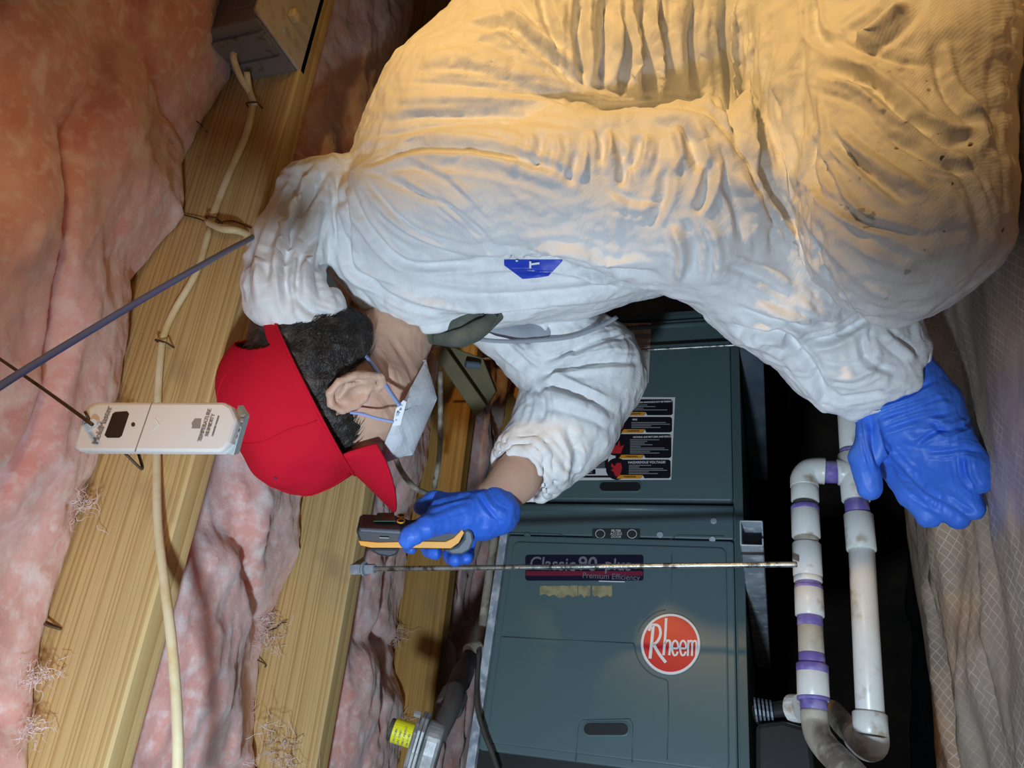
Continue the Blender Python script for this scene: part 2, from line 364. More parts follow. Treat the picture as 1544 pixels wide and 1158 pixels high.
M_['zinc'] = mat('zinc_rod', (.50, .53, .50), .35, metal=.8, var=[(90, .5, .62, (.13, .12, .11)), (30, .55, .7, (.7, .74, .72))], bump=[(500, .5, .001)])
M_['pvc'] = mat('white_pvc', (.76, .78, .76), .32, var=[(30, .58, .70, (.42, .36, .27)), (9, .58, .75, (.60, .56, .46))])
M_['pvcd'] = mat('dirty_pvc', (.50, .46, .38), .5, var=[(18, .42, .6, (.22, .19, .15)), (50, .5, .7, (.62, .58, .48))])
M_['purple'] = mat('purple_primer', (.16, .12, .42), .5, var=[(45, .42, .6, (.30, .26, .55))])
M_['black'] = mat('black_plastic', (.015, .015, .017), .4)
M_['blackish'] = mat('black_iron', (.05, .045, .042), .7, var=[(20, .4, .7, (.10, .085, .075))], bump=[(60, .4, .003)])
M_['slot'] = mat('recess_shade', (.012, .016, .018), .5)  # near-black fill: shade inside slots, gaps and holes put into colour
M_['white'] = mat('white_plastic', (.80, .78, .78), .38, bump=[(900, .1, .0003)])
M_['whitecov'] = mat('dusty_cover_plate', (.62, .56, .50), .5, var=[(40, .5, .7, (.45, .38, .32))])
M_['greybox'] = mat('grey_pvc_box', (.23, .235, .25), .5, var=[(60, .6, .7, (.15, .12, .10))])
M_['greyblue'] = mat('vent_grey', (.52, .60, .64), .5)
M_['lcd'] = mat('display_glass', (.045, .025, .018), .18, spec=.6)
M_['ink'] = mat('grey_ink', (.30, .26, .25), .6)
M_['wire'] = mat('rusty_wire', (.12, .075, .045), .55, metal=.5)
M_['bluewire'] = mat('blue_grey_cable', (.13, .17, .38), .45)
M_['romex'] = mat('cream_cable', (.80, .70, .46), .5, var=[(30, .45, .65, (.70, .55, .28))])
M_['meter'] = mat('dark_rubber', (.028, .032, .045), .55, bump=[(300, .15, .0005)])
M_['meter2'] = mat('grey_rubber', (.07, .09, .12), .5)
M_['orange'] = mat('orange_rubber', (.85, .38, .02), .5)
M_['screen'] = mat('green_screen', (.035, .13, .10), .2)
M_['red'] = mat('red_enamel', (.62, .015, .03), .35)
M_['wht'] = mat('white_print', (.82, .84, .86), .45)
M_['navy'] = mat('navy_print', (.008, .010, .035), .35)
M_['maroon'] = mat('maroon_print', (.22, .02, .05), .35)
M_['lblack'] = mat('black_print', (.010, .010, .016), .4)
M_['lorange'] = mat('orange_print', (.80, .34, .03), .45)
M_['lgrey'] = mat('grey_print', (.30, .32, .34), .5)
M_['dullgrey'] = mat('dull_grey_print', (.22, .21, .25), .5)
M_['redp'] = mat('red_print', (.62, .03, .04), .45)
M_['badge'] = mat('dark_badge', (.035, .045, .045), .4)
M_['tape'] = mat('old_tape', (.42, .37, .20), .7, var=[(60, .45, .6, (.28, .25, .14))], bump=[(90, .6, .002)])
M_['yellow'] = mat('yellow_label', (.85, .88, .02), .45)
M_['alu'] = mat('cast_aluminium', (.42, .44, .45), .5, metal=.5, var=[(25, .45, .65, (.25, .26, .27))], bump=[(80, .3, .002)])
M_['emblem'] = mat('blue_emblem_print', (.01, .045, .50), .5)
M_['duct'] = mat('brown_duct_wrap', (.10, .075, .065), .8, var=[(20, .4, .7, (.2, .17, .16))], bump=[(40, .6, .01)])
M_['iris'] = mat('eye', (.5, .45, .42), .2)
def sheet(nt, N, L, b, vec, last, nl):
    nz = N.new('ShaderNodeTexNoise'); nz.inputs['Scale'].default_value = 4; nz.inputs['Detail'].default_value = 3; L.new(vec, nz.inputs['Vector'])
    ad = N.new('ShaderNodeVectorMath'); ad.operation = 'MULTIPLY_ADD'; ad.inputs[1].default_value = (.035, .035, 0); L.new(nz.outputs['Color'], ad.inputs[0]); L.new(vec, ad.inputs[2])
    rt = N.new('ShaderNodeMapping'); rt.inputs['Rotation'].default_value = (0, 0, .33); L.new(ad.outputs[0], rt.inputs['Vector'])
    sp = N.new('ShaderNodeSeparateXYZ'); L.new(rt.outputs[0], sp.inputs[0]); outs = []
    for ax, per in (('X', .0095), ('Y', .0120)):
        a = N.new('ShaderNodeMath'); a.operation = 'PINGPONG'; a.inputs[1].default_value = per/2; L.new(sp.outputs[ax], a.inputs[0])
        c = N.new('ShaderNodeMath'); c.operation = 'LESS_THAN'; c.inputs[1].default_value = .0006; L.new(a.outputs[0], c.inputs[0]); outs.append(c.outputs[0])
    mx = N.new('ShaderNodeMath'); mx.operation = 'MAXIMUM'; L.new(outs[0], mx.inputs[0]); L.new(outs[1], mx.inputs[1])
    wn = N.new('ShaderNodeTexNoise'); wn.inputs['Scale'].default_value = 10; L.new(vec, wn.inputs['Vector'])
    wr = N.new('ShaderNodeMapRange'); wr.inputs[1].default_value = .35; wr.inputs[2].default_value = .65; wr.inputs[3].default_value = .15; wr.inputs[4].default_value = .75; L.new(wn.outputs['Fac'], wr.inputs[0])
    ml = N.new('ShaderNodeMath'); ml.operation = 'MULTIPLY'; L.new(mx.outputs[0], ml.inputs[0]); L.new(wr.outputs[0], ml.inputs[1])
    m = N.new('ShaderNodeMix'); m.data_type = 'RGBA'; L.new(ml.outputs[0], m.inputs[0]); L.new(last, m.inputs[6]); m.inputs[7].default_value = (.78, .70, .62, 1)
    L.new(m.outputs[2], b.inputs['Base Color'])
M_['sheet'] = mat('scrim_plastic', (.50, .36, .25), .36, spec=.6, var=[(3, .4, .62, (.34, .29, .25)), (11, .5, .72, (.64, .48, .34)), (2, .55, .68, (.56, .30, .15))], bump=[(9, .35, .012), (45, .25, .003)], extra=sheet)
M_['woodb'] = mat('dull_timber', (.20, .17, .08), .7, var=[(14, .4, .7, (.14, .12, .06))])
# ------------------------------------------------------------------ frames of the house
D1 = np.array([.90895548, .41689319, 0]); N1 = np.array([-.41689319, .90895548, 0]); A1 = math.atan2(D1[1], D1[0])
DF = np.array([.84697368, .53163482, 0]); NF = np.array([-.53163482, .84697368, 0]); AF = math.atan2(DF[1], DF[0])
HJ = .89; JH = .235; JW = .038; SP = .4064; JD0 = .687
def hitn(px, py, n, D):
    q = ray(px, py); return EYE+q*(D/(q@n))
def hitz(px, py, z):
    q = ray(px, py); return EYE+q*((z-EYE[2])/q[2])
# ------------------------------------------------------------------ shell
X0, X1, Y0, Y1 = -2.6, 3.0, -1.6, 3.6
def ground(u, v):
    P = np.stack([X0+(X1-X0)*u, Y0+(Y1-Y0)*v, 0*u], 1); w = P@NF
    P[:, 2] = -.03-.30*np.clip((w-1.25)/.3, 0, 1)+.02*fbm(P*5, 3, 5)
    return P
V, F = grid(110, 110, ground); f_ = new('floor', V, F, M_['dark'], smooth=True, loc=(0, 0, 0)); tag(f_, 'uneven crawl space ground, coloured near black for the shade, falling away below the furnace', 'floor', kind='structure')
V, F = box((X0, Y0, HJ+JH), (X1, Y1, HJ+JH+.02)); tag(new('ceiling', V, F, M_['ply'], loc=(0, 0, HJ+JH)), 'brown subfloor boards above the joists', 'ceiling', kind='structure')
for nm, a, b in (('wall_back', (X0, Y1-.05, -.4), (X1, Y1+.1, HJ+JH)), ('wall_left', (X0-.1, Y0, -.4), (X0+.05, Y1, HJ+JH)), ('wall_right', (X1-.05, Y0, -.4), (X1+.1, Y1, HJ+JH)), ('wall_front', (X0, Y0-.1, -.4), (X1, Y0+.05, HJ+JH))):
    V, F = box(a, b); tag(new(nm, V, F, M_['block']), 'dark foundation wall', 'wall', kind='structure')
# ------------------------------------------------------------------ joists (local x along the joist)
jl = ['pale pine floor joist carrying the cable and the grey electrical box', 'pine floor joist with dark stain that the near hanger rod hangs from', 'darker orange pine floor joist behind the metal rod, above the furnace', 'farthest pine floor joist, in the dark above the furnace']
joists = []
for k in range(4):
    d = JD0+SP*k; nx = 120
    def face(u, v):  # a wrapped rectangle, four sides
        return None
    x = np.linspace(-2.2, 2.9, nx); r = .003
    prof = [(r, 0), (JW-r, 0), (JW, r), (JW, JH), (0, JH), (0, r)]
    V = []
    for xi in x:
        wob = .0012*math.sin(xi*5+k)
        for (a, b) in prof: V.append((xi, a+wob, b))
    V = np.array(V); n = len(prof)
    F = [(i*n+j, i*n+(j+1) % n, (i+1)*n+(j+1) % n, (i+1)*n+j) for i in range(nx-1) for j in range(n)]+[tuple(range(n)), tuple(range((nx-1)*n, nx*n))]
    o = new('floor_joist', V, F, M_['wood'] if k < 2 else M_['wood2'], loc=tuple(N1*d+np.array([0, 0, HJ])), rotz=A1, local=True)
    tag(o, jl[k], 'joist', 'floor joists overhead'); joists.append(o)
def jpt(t, n, z): return D1*t+N1*n+np.array([0, 0, z])
# ------------------------------------------------------------------ pink batts
# height of the batt's lower edge where it meets the joist behind it, read along the joist
def edge_profile(pix, d):
    T = []; Z = []
    for p in pix:
        h = hitn(p[0], p[1], N1, d); T.append(h@D1); Z.append(h[2])
    i = np.argsort(T); return np.array(T)[i], np.array(Z)[i]
e0 = edge_profile([(372, -60), (360, 0), (345, 120), (300, 190), (272, 255), (275, 330), (192, 430), (186, 520), (175, 600), (150, 690), (128, 740), (100, 830), (72, 925), (52, 1010), (48, 1080), (42, 1158), (30, 1250)], JD0)
e1 = edge_profile([(520, 500), (470, 700), (447, 760), (446, 830), (418, 900), (398, 960), (388, 1010), (384, 1070), (380, 1120), (385, 1158), (385, 1250)], JD0+SP)
e2 = edge_profile([(640, 700), (612, 780), (610, 870), (592, 950), (590, 1000), (606, 1060), (600, 1100), (595, 1200)], JD0+2*SP)
e3 = (np.array([-2., 2.]), np.array([HJ+.07, HJ+.07]))
bl = ['pink fibreglass batt nearest the camera, filling the upper left', 'pink fibreglass batt behind the first joist, with a loose hanging edge', 'pink fibreglass batt sagging between the second and third joist', 'dim pink fibreglass batt beyond the third joist, above the furnace']
for k, (eT, eZ) in enumerate((e0, e1, e2, e3)):
    nlo = JD0+SP*(k-1)+JW+.001; nhi = JD0+SP*k-.0015; tlo, thi = -1.5, 2.4
    nu, nv = (520, 90) if k < 3 else (200, 40)
    def bf(u, v, k=k, eT=eT, eZ=eZ, nlo=nlo, nhi=nhi):
        t = tlo+(thi-tlo)*u; n = nlo+(nhi-nlo)*v
        ze = np.interp(t, eT, eZ)
        Q = np.stack([t, n, np.full_like(t, k*3.1)], 1)
        z = ze*np.clip(v*1.0, 0, 1)+(HJ+.06)*(1-v)
        belly = np.sin(np.pi*np.clip(v, 0, 1)**.8)**.6
        tear = np.abs(noise(Q*np.array([3.2, 4.6, 1])+5.2, 9+k)); tear = np.exp(-(tear/.07)**2)
        lump = fbm(Q*np.array([4.2, 6.5, 1]), 3, 20+k)
        z = z-belly*(.035+.030*lump)+belly*.028*tear
        z = z-.0045*ridged(Q*np.array([13, 17, 1])+.5*noise(Q*6, 77)[:, None], 3, 31+k)*(.25+.75*belly)+.0022*fbm(Q*60, 3, 41)
        sh = np.abs(noise(Q*np.array([1.7, 2.3, 1])+1.7, 51+k)); z = z+.03*belly*np.exp(-(sh/.035)**2)
        return jpt(0, 0, 0)+t[:, None]*D1+n[:, None]*N1+np.stack([0*t, 0*t, z], 1)
    V, F = grid(nu, nv, bf)
    # close it upward so that it is a body
    top = V.copy(); top[:, 2] = HJ+JH-.002; n0 = len(V); I = np.arange(n0).reshape(nu, nv)
    ring = np.r_[I[:, 0], I[-1, 1:], I[-2::-1, -1], I[0, -2:0:-1]]
    V2 = np.vstack([V, top[ring]]); m = len(ring); R = np.arange(m)
    side = np.stack([ring, ring[(R+1) % m], n0+(R+1) % m, n0+R], 1)
    o = new('insulation_batt', V2, [tuple(q) for q in np.vstack([F, side]).tolist()]+[tuple(range(n0, n0+m))], M_['pink'], smooth=True, rotz=A1)
    tag(o, bl[k], 'insulation', 'pink fibreglass batts between the joists')
    # loose wisps of fibre on the torn lower edge
    ts = {0: [(55, 1020, 26), (110, 760, 30), (175, 640, 22), (46, 1100, 20)], 1: [(400, 960, 26), (400, 930, 14), (240, 1120, 34), (300, 1130, 34), (420, 1130, 40), (360, 1075, 20), (215, 1060, 24)], 2: [(590, 960, 22), (560, 930, 24), (600, 1090, 20)]}.get(k, [])
    ms = []
    rs = np.random.RandomState(60+k)
    for (px, py, sz) in ts:
        c = hitn(px, py, N1, JD0+SP*k-.03); zz = (c-EYE)@FW; s = sz*zz/FPX
        for q in range(60):
            p0 = c+rs.normal(0, .45, 3)*s+N1*.01*0; dd = rs.normal(0, 1, 3); dd[2] -= .6; dd /= np.linalg.norm(dd); pts = [p0]
            for h in range(5):
                dd = dd+rs.normal(0, .55, 3); dd /= np.linalg.norm(dd); pts.append(pts[-1]+dd*s*.22)
            ms.append(tube(pts, [.0005, .0004, .0001], 3, 2, cap=False))
    if ms:
        V, F = cat(*ms); tag(new('fibre_wisps', V, F, M_['fibre'], o, smooth=True), kind='stuff')
# ------------------------------------------------------------------ scrim plastic on the ground
def shf(u, v):
    x = -1.1+2.6*u; y = -.35+2.2*v; P = np.stack([x, y, 0*x], 1); w = P@NF; a = P@DF
    edge = 1.40+.06*noise(np.stack([a*3, 0*a, 0*a], 1), 71)
    over = np.clip((w-edge)/.5, 0, 1)
    z = .004*ridged(np.stack([a*3.2, w*9+noise(P*3, 8)*.8, 0*a], 1), 3, 72)+.006*noise(P*4, 73)
    crumple = np.exp(-((w-1.12)/.22)**2)
    z = z+crumple*(.020*ridged(np.stack([a*2.2+w*2, w*10, 0*a], 1), 3, 75))
    z = z-.22*over**1.2
    flat = np.exp(-(((x-.25)/.35)**2+((y-.75)/.25)**2)); z = z*(1-.8*flat)
    P[:, 2] = z-.004; return P
V, F = grid(300, 260, shf); o = new('plastic_sheet', V, F, M_['sheet'], smooth=True, loc=(0, 0, 0)); tag(o, 'brown translucent reinforced plastic sheet with a white grid, wrinkled over the ground', 'plastic sheet')
# ------------------------------------------------------------------ electrical box on the first joist
tb = hitn(430, 112, N1, JD0-.0)@D1
bx = empty('junction_box', jpt(tb, JD0-.10, HJ+.0), A1); tag(bx, 'grey electrical box with a dusty white cover plate, on the first joist', 'electrical box')
BW = .24
def lb(a, b, nm, m, p=bx, **k): V, F = box(a, b); return new(nm, V, F, m, p, local=True, **k)
lb((0, .0, .006), (BW, .0995, .105), 'box_body', M_['greybox'], bevel=.003)
lb((.002, -.012, .0), (BW, .112, .0055), 'cover_plate', M_['whitecov'], bevel=.002)
for q in (.03, .075): lb((-.006, q-.012, .01), (0, q+.012, .10), 'rib', M_['greybox'])
lb((-.004, .030, .018), (-.001, .034, .096), 'mould_seam', M_['blackish'])
V, F = box((.055, .045, -.012), (.070, .060, 0)); new('cover_latch', V, F, M_['romex'], bx, local=True, bevel=.002)
for q in ((.03, .05), (.11, .05)):
    V, F = tube([(q[0], q[1], -.003), (q[0], q[1], .0)], .004, 10, smooth=False); new('screw', V, F, M_['galv'], bx, local=True)
V, F = cat(*[box(*ab) for ab in (((.03, -.0008, .020), (.033, 0, .055)), ((.085, -.0008, .02), (.088, 0, .055)), ((.03, -.0008, .020), (.088, 0, .023)), ((.03, -.0008, .052), (.088, 0, .055)), ((.048, -.0008, .02), (.050, 0, .055)))]); new('stamp_mark', V, F, M_['lgrey'], bx, local=True)
# ------------------------------------------------------------------ cables on the first joist
def jp(px, py, off=.006): return hitn(px, py, N1, JD0-off)
CR_ = .0046
def wire(name, pts, r, m, label, cat_, flat=1., seg=10, group=None, parent=None):
    V, F = tube(pts, r, seg, 6, flat=flat); o = new(name, V, F, m, parent, smooth=True)
    if parent is None: tag(o, label, cat_, group)
    return o
wire('electrical_cable', [jp(358, 68, .06), jp(352, 85, .055), jp(362, 115, .03), jp(380, 150), jp(372, 200), jp(348, 255), jp(330, 300), jp(316, 340)], .0052, M_['romex'], 'cream cable running from the grey box along the upper joist face', 'cable')
wire('electrical_cable', [jp(372, 108, .03), jp(376, 135, .012), jp(384, 158, .008)], .0048, M_['romex'], 'short cream cable stub at the lower knockout of the grey box', 'cable')
wire('electrical_cable', [jp(312, 335, .010), jp(335, 345, .02), jp(360, 348, .012), jp(385, 360, -.02), jp(400, 375, -.05)], .0052, M_['romex'], 'cream cable turning off the joist toward the white hood', 'cable')
wire('electrical_cable', [jp(316, 345), jp(296, 410), jp(262, 470), jp(246, 510), jp(240, 560), jp(237, 620), jp(236, 700, .012), jp(238, 790, .02), jp(248, 880, .025), jp(258, 960, .03), jp(266, 1060, .032), jp(268, 1170, .03), jp(258, 1330, .02), jp(215, 1550, .008), jp(160, 1800, .006)], [.0045, .0048, .0055, .0055], M_['romex'], 'cream cable hanging loose down past the white sensor along the joist', 'cable')
def staple(px, py, ang, w=.011):
    c = hitn(px, py, N1, JD0-.012); ca, sa = math.cos(ang), math.sin(ang); ax = D1*ca+np.array([0, 0, 1])*sa
    V, F = tube([c-ax*w+N1*.014, c-ax*w, c-ax*w*.8-N1*.002, c+ax*w*.8-N1*.002, c+ax*w, c+ax*w+N1*.014], .0014, 6, 1, smooth=False)
    tag(new('cable_staple', V, F, M_['wire']), 'rusty staple over the cream cable, %s' % {380: 'just below the grey box', 318: 'where the cable splits', 243: 'above the white sensor'}[px], 'staple', 'rusty cable staples')
staple(380, 156, 1.45); staple(318, 328, 1.3); staple(243, 515, 1.3)
# insulation support wires
def w2(pts, label, r=.0011): wire('support_wire', pts, r, M_['wire'], label, 'wire', seg=6, group='insulation support wires')
w2([at(-20, 528, .62), at(20, 555, .58), at(80, 597, .53), at(139, 640, .485)], 'rusty wire holding up the white sensor, from the left edge', .0013)
w2([jp(270, 322, .004), jp(300, 330, .006), jp(320, 338, .01), jp(350, 333, .003), jp(388, 348, .002)], 'rusty wire crossing the first joist at the cable split')
w2([jp(46, 925, .02), jp(62, 934, .012), jp(92, 948, .002), jp(75, 944, .01), jp(52, 936, .02)], 'bent rusty wire loop sticking out at the lower left of the first joist', .0014)
w2([hitn(236, 905, N1, JD0+.20), hitn(300, 950, N1, JD0+.28), hitn(316, 962, N1, JD0+.31), hitn(360, 982, N1, JD0+.36), hitn(398, 1000, N1, JD0+SP-.004), hitn(400, 1006, N1, JD0+SP-.004)], 'straight rusty wire across the second bay of pink fibreglass')
w2([hitn(393, 951, N1, JD0+SP-.01), hitn(414, 948, N1, JD0+SP-.004), hitn(424, 940, N1, JD0+SP-.006), hitn(432, 938, N1, JD0+SP-.01)], 'short curled wire end on the second joist')
w2([hitn(592, 958, N1, JD0+2*SP-.006), hitn(604, 966, N1, JD0+2*SP-.006)], 'tiny wire end on the third joist')
w2([hitz(297, 183, HJ+.03), jp(305, 190, .002), jp(312, 199, .002)], 'short wire end at the torn batt edge near the grey box')
# blue-grey cable
wire('blue_cable', [at(-30, 602, .50), at(30, 563, .53), at(120, 508, .57), at(220, 448, .62), at(300, 402, .68), at(350, 374, .78), at(380, 358, .87), at(398, 340, .97), at(430, 300, 1.15), at(520, 170, 1.45)], .0030, M_['bluewire'], 'blue grey cable slanting across the insulation and the first joist', 'cable')
# ------------------------------------------------------------------ hanging sensor
sx = empty('humidity_sensor', at(235, 660, .52)); tag(sx, 'white slim temperature and humidity sensor hanging from a rusty wire', 'sensor')
# face plane: corners measured on the photo; the low edge of the picture leans toward the camera
def SP_(px, py, off=0):
    z = .505-.0002*(py-645)+.00006*(px-235)
    return at(px, py, z)-FW*off
body2 = [(140, 606), (128, 614), (111, 668), (111, 676), (118, 680), (330, 681), (338, 678), (347, 668), (358, 632), (349, 613), (338, 606)]
def sens(pts, off, th): return prism([SP_(x, y, off) for x, y in pts], FW*th-UP*0)
V, F = sens(body2, 0, .014); V[len(body2):] += CV*-.0035; new('case', V, F, M_['white'], sx, bevel=.0022)
V, F = sens([(320, 683), (345, 688), (352, 662), (362, 628), (352, 612), (345, 640), (330, 668)], -.009, .010); new('vent_end', V, F, M_['greyblue'], sx)
for i in range(6):
    t = i/5; x = 338+18*t; y = 672-44*t
    V, F = sens([(x, y), (x+9, y-1), (x+10, y-3.5), (x+1, y-3)], -.0068, .0012); new('vent_slot', V, F, M_['ink'], sx)
V, F = sens([(174, 621), (192, 620), (195, 624), (184, 657), (180, 660), (162, 660), (158, 656), (170, 624)], .0004, .0006); new('display', V, F, M_['lcd'], sx)
V, F = sens([(228.6, 606), (230.4, 606), (204.5, 681), (202.8, 681)], .0003, .0006); new('seam', V, F, M_['ink'], sx)
cc = [(201+3*math.cos(a), 640+3.2*math.sin(a)) for a in np.linspace(0, 2*math.pi, 12, endpoint=False)]; V, F = sens(cc, .0004, .0006); new('button_hole', V, F, M_['slot'], sx)
V, F = sens([(234, 630), (241, 640), (230, 648), (237, 640)], .0005, .0008); new('arrow_mark', V, F, M_['wht'], sx)
V, F = sens([(289, 638), (294, 631), (304, 631), (302, 646), (289, 646), (290, 642)], .0003, .0005); new('house_mark', V, F, M_['ink'], sx)
for cx_, cy_ in ((134, 644), (143, 637)):
    V, F = tube([SP_(cx_, cy_, .0), SP_(cx_, cy_, .0022)], [.0034, .0026], 14, 1, smooth=False); new('hanger_eye', V, F, M_['white'], sx)
V, F = sens([(137, 636), (142, 637), (141, 643), (135, 642)], .0024, .0004); new('hanger_hole', V, F, M_['slot'], sx)
w2([at(128, 620, .50), at(139, 641, .503)], 'thin wire end hooked through the eye of the white sensor', .0010)
w2([at(189, 684, .52), at(214, 707, .53), at(209, 684, .535)], 'bent wire showing below the white sensor', .0011)
def text(body, org, right, up, size, m, name='lettering', parent=None, xs=1., ext=.0002, off=0., align='CENTER', shear=0):
    c = bpy.data.curves.new(name, 'FONT'); c.body = body; c.size = size; c.extrude = ext; c.align_x = align; c.align_y = 'CENTER'; c.offset = off; c.shear = shear; c.resolution_u = 3
    t = bpy.data.objects.new(name, c); COL.objects.link(t); dg = bpy.context.evaluated_depsgraph_get(); me = bpy.data.meshes.new_from_object(t.evaluated_get(dg))
    V = np.empty(len(me.vertices)*3); me.vertices.foreach_get('co', V); V = V.reshape(-1, 3); Fs = [tuple(p.vertices) for p in me.polygons]
    bpy.data.objects.remove(t); right = np.asarray(right, float); right /= np.linalg.norm(right); up = np.asarray(up, float); up = up-right*(up@right); up /= np.linalg.norm(up); nn = np.cross(right, up)
    Wd = np.asarray(org)+xs*V[:, :1]*right+V[:, 1:2]*up+V[:, 2:3]*nn
    return new(name, Wd, Fs, m, parent)
SR = SP_(180, 620)-SP_(160, 672); SU = SP_(150, 640)-SP_(250, 640)
text('MoldMaster', SP_(155, 641, .0006), SR, SU, .0058, M_['ink'], parent=sx)
text('TEMPERATURE', SP_(309, 641, .0006), SR, SU, .0038, M_['ink'], parent=sx)
text('HUMIDITY', SP_(317, 641, .0006), SR, SU, .0036, M_['ink'], parent=sx)
text('remote sensor', SP_(325, 642, .0006), SR, SU, .0026, M_['ink'], parent=sx)
# ------------------------------------------------------------------ furnace (local x along it, y into it, z up)
DFN = 1.2846
FO = EYE*0+NF*DFN
fu = empty('furnace', tuple(FO), AF); tag(fu, 'grey green gas furnace on its side with two doors and a round red emblem', 'furnace')
def L(px, py, y=0.):
    P = hitn(px, py, NF, DFN+y); return (P@DF, y, P[2])
def fpoly(name, pts, off, th, m, parent=fu, bevel=0):
    V, F = prism([L(x, y, -off) for x, y in pts], (0, th, 0)); return new(name, V, F, m, parent, local=True, bevel=bevel)
def fbox(name, a, b, m, parent=fu, bevel=0):
    V, F = box(a, b); return new(name, V, F, m, parent, local=True, bevel=bevel)
VB, VT, ZB, ZT = .052, .958, .277, .715
fbox('casing', (VB, .004, ZB), (VT, .66, ZT), M_['furn'], bevel=.003)
fbox('edge_trim', (VB-.004, -.012, ZT-.012), (VT, .012, ZT+.003), M_['galv'], bevel=.001)
fbox('edge_trim', (VB-.004, -.012, ZB-.003), (VT, .012, ZB+.011), M_['furn2'], bevel=.001)
fbox('edge_trim', (VB-.004, -.004, ZB), (VB+.008, .01, ZT), M_['furn2'])
fbox('edge_trim', (VT-.010, -.012, ZB), (VT+.003, .01, ZT), M_['furn2'], bevel=.001)
def rrl(x0, x1, z0, z1, r, y): return [(a, y, b) for a, b in rr2(x0, z0, x1, z1, r, 5)]
def panel(name, x0, x1, z0, z1, y, th, r, bev, parent=fu):
    V, F = prism(rrl(x0, x1, z0, z1, r, y), (0, th, 0)); return new(name, V, F, M_['furn'], parent, local=True, bevel=bev)
zb, zt = ZB+.014, ZT-.014
fbox('recess', (VB+.01, -.001, ZB+.011), (.093, .004, ZT-.012), M_['slot'])
lo = panel('lower_door', .092, .462, zb, zt, -.010, .014, .006, .003)
panel('raised_panel', .104, .449, zb+.012, zt-.012, -.0135, .006, .012, .0028, lo)
mb = panel('control_band', .466, .528, zb, zt, -.006, .012, .003, .002)
V, F = tube([(.521, -.004, zb), (.521, -.004, zt)], .008, 12, 1, smooth=False); new('rolled_lip', V, F, M_['furn'], mb, smooth=True, local=True)
up_ = panel('upper_door', .536, VT-.016, zb, zt, -.010, .014, .006, .003)
V, F = box((.533, -.0005, zb), (.5365, .004, zt)); new('door_gap', V, F, M_['slot'], fu, local=True)
V, F = tube([(.927, -.009, zb+.004), (.927, -.009, zt-.004)], .006, 10, 1, smooth=False); new('door_rib', V, F, M_['furn'], up_, smooth=True, local=True)
# pressed lines in the doors: thin raised beads, darker colour imitates groove shade
def bead(pts, parent, w=.0014, y=-.0136, m=None):
    P = [L(a, b, y) for a, b in pts]
    V, F = tube(P, w, 6, 1, smooth=False, flat=.7); return new('pressed_line', V, F, m or M_['furn2'], parent, local=True, smooth=True)
bead([(757, 960), (840, 965), (955, 970)], lo)
arc = [(1011+54*math.cos(a), 971+54*math.sin(a)) for a in np.linspace(math.radians(175), math.radians(98), 14)]
bead([(955, 970)]+arc+[(1007, 1028), (1008, 1060), (1006, 1146)], lo)
arc2 = [(1011+52*math.cos(a), 971+52*math.sin(a)) for a in np.linspace(math.radians(200), math.radians(262), 9)]
bead(arc2, lo, .001); bead([(1013, 835), (1013, 910)], lo, .0008)
bead([(868, 1148), (872, 1096), (878, 1086), (950, 1084), (954, 1092), (953, 1150)], lo, .0012)
for q in (0, 1):
    pc = [((913, 1099), (935, 733))[q]]
cx, cy = 913, 1099
fpoly('handle_rim', rr2(877, 1087, 950, 1111, 11), .0150, .006, M_['furn'], lo, .0015)
fpoly('handle_slot_shade', rr2(880, 1090, 947, 1108, 9), .0160, .006, M_['slot'], lo)  # flat dark plate on the door, drawn as the shade in the slot
fpoly('handle_rim', rr2(902, 724, 968, 742, 8), .0125, .006, M_['furn'], up_, .0012)
fpoly('handle_slot_shade', rr2(904, 727, 966, 740, 6.5), .0135, .006, M_['slot'], up_)
# control band details
bead([(766, 803), (840, 805), (846, 806), (857, 812), (1008, 815), (1022, 807), (1092, 808)], mb, .0009, -.0066)
fpoly('filter_badge', rr2(893, 797, 965, 812, 2), .0072, .002, M_['badge'], mb)
for q in (905, 953):
    c = [(q+7*math.cos(a), 805+6.3*math.sin(a)) for a in np.linspace(0, 2*math.pi, 20, endpoint=False)]
    V, F = tube([L(a, b, -.0078) for a, b in c]+[L(c[0][0], c[0][1], -.0078)], .0006, 5, 1, smooth=False); new('badge_ring', V, F, M_['wht'], mb, local=True)
fr, fup = -np.array([0, 0, 1.]), DF
def ft(body, px, py, lift, size, m, parent, **k):
    org = hitn(px, py, NF, DFN-lift); return text(body, org, fr, fup, size, m, parent=parent, **k)
ft('FILTER', 929, 800.5, .0075, .0062, M_['wht'], mb, off=.0001); ft('ACCESS', 929, 805, .0075, .0062, M_['wht'], mb); ft('DOOR', 929, 809.5, .0075, .0062, M_['wht'], mb)
for (a, b) in ((795, 807), (995, 806), (1074, 813), (1076, 785)):
    c = [(a+5*math.cos(t), b+4.5*math.sin(t)) for t in np.linspace(0, 2*math.pi, 12, endpoint=False)]
    fpoly('screw', c, .0095, .004, M_['galv'] if a > 900 else M_['furn'], mb, .0008)
# name badge
nb = fpoly('name_badge', rr2(792, 837, 970, 875, 4), .0162, .003, M_['navy'], lo)
for k, (p, m) in enumerate(((rr2(793, 861, 969, 868, 1), M_['maroon']),)): fpoly('badge_stripe', p, .0167, .0012, m, lo)
ft('Classic', 833, 851, .0168, .034, M_['dullgrey'], lo, xs=.92, off=.0003); ft('90', 886, 851, .0168, .036, M_['dullgrey'], lo, off=.0005); ft('plus', 932, 852, .0168, .030, M_['dullgrey'], lo, off=.0003)
ft('Premium Efficiency', 921, 869.5, .0170, .0145, M_['dullgrey'], lo, xs=.92)
fpoly('foil_corner', [(903, 875.5), (942, 876.5), (942, 878), (903, 877)], .0142, .0006, M_['wht'], lo)
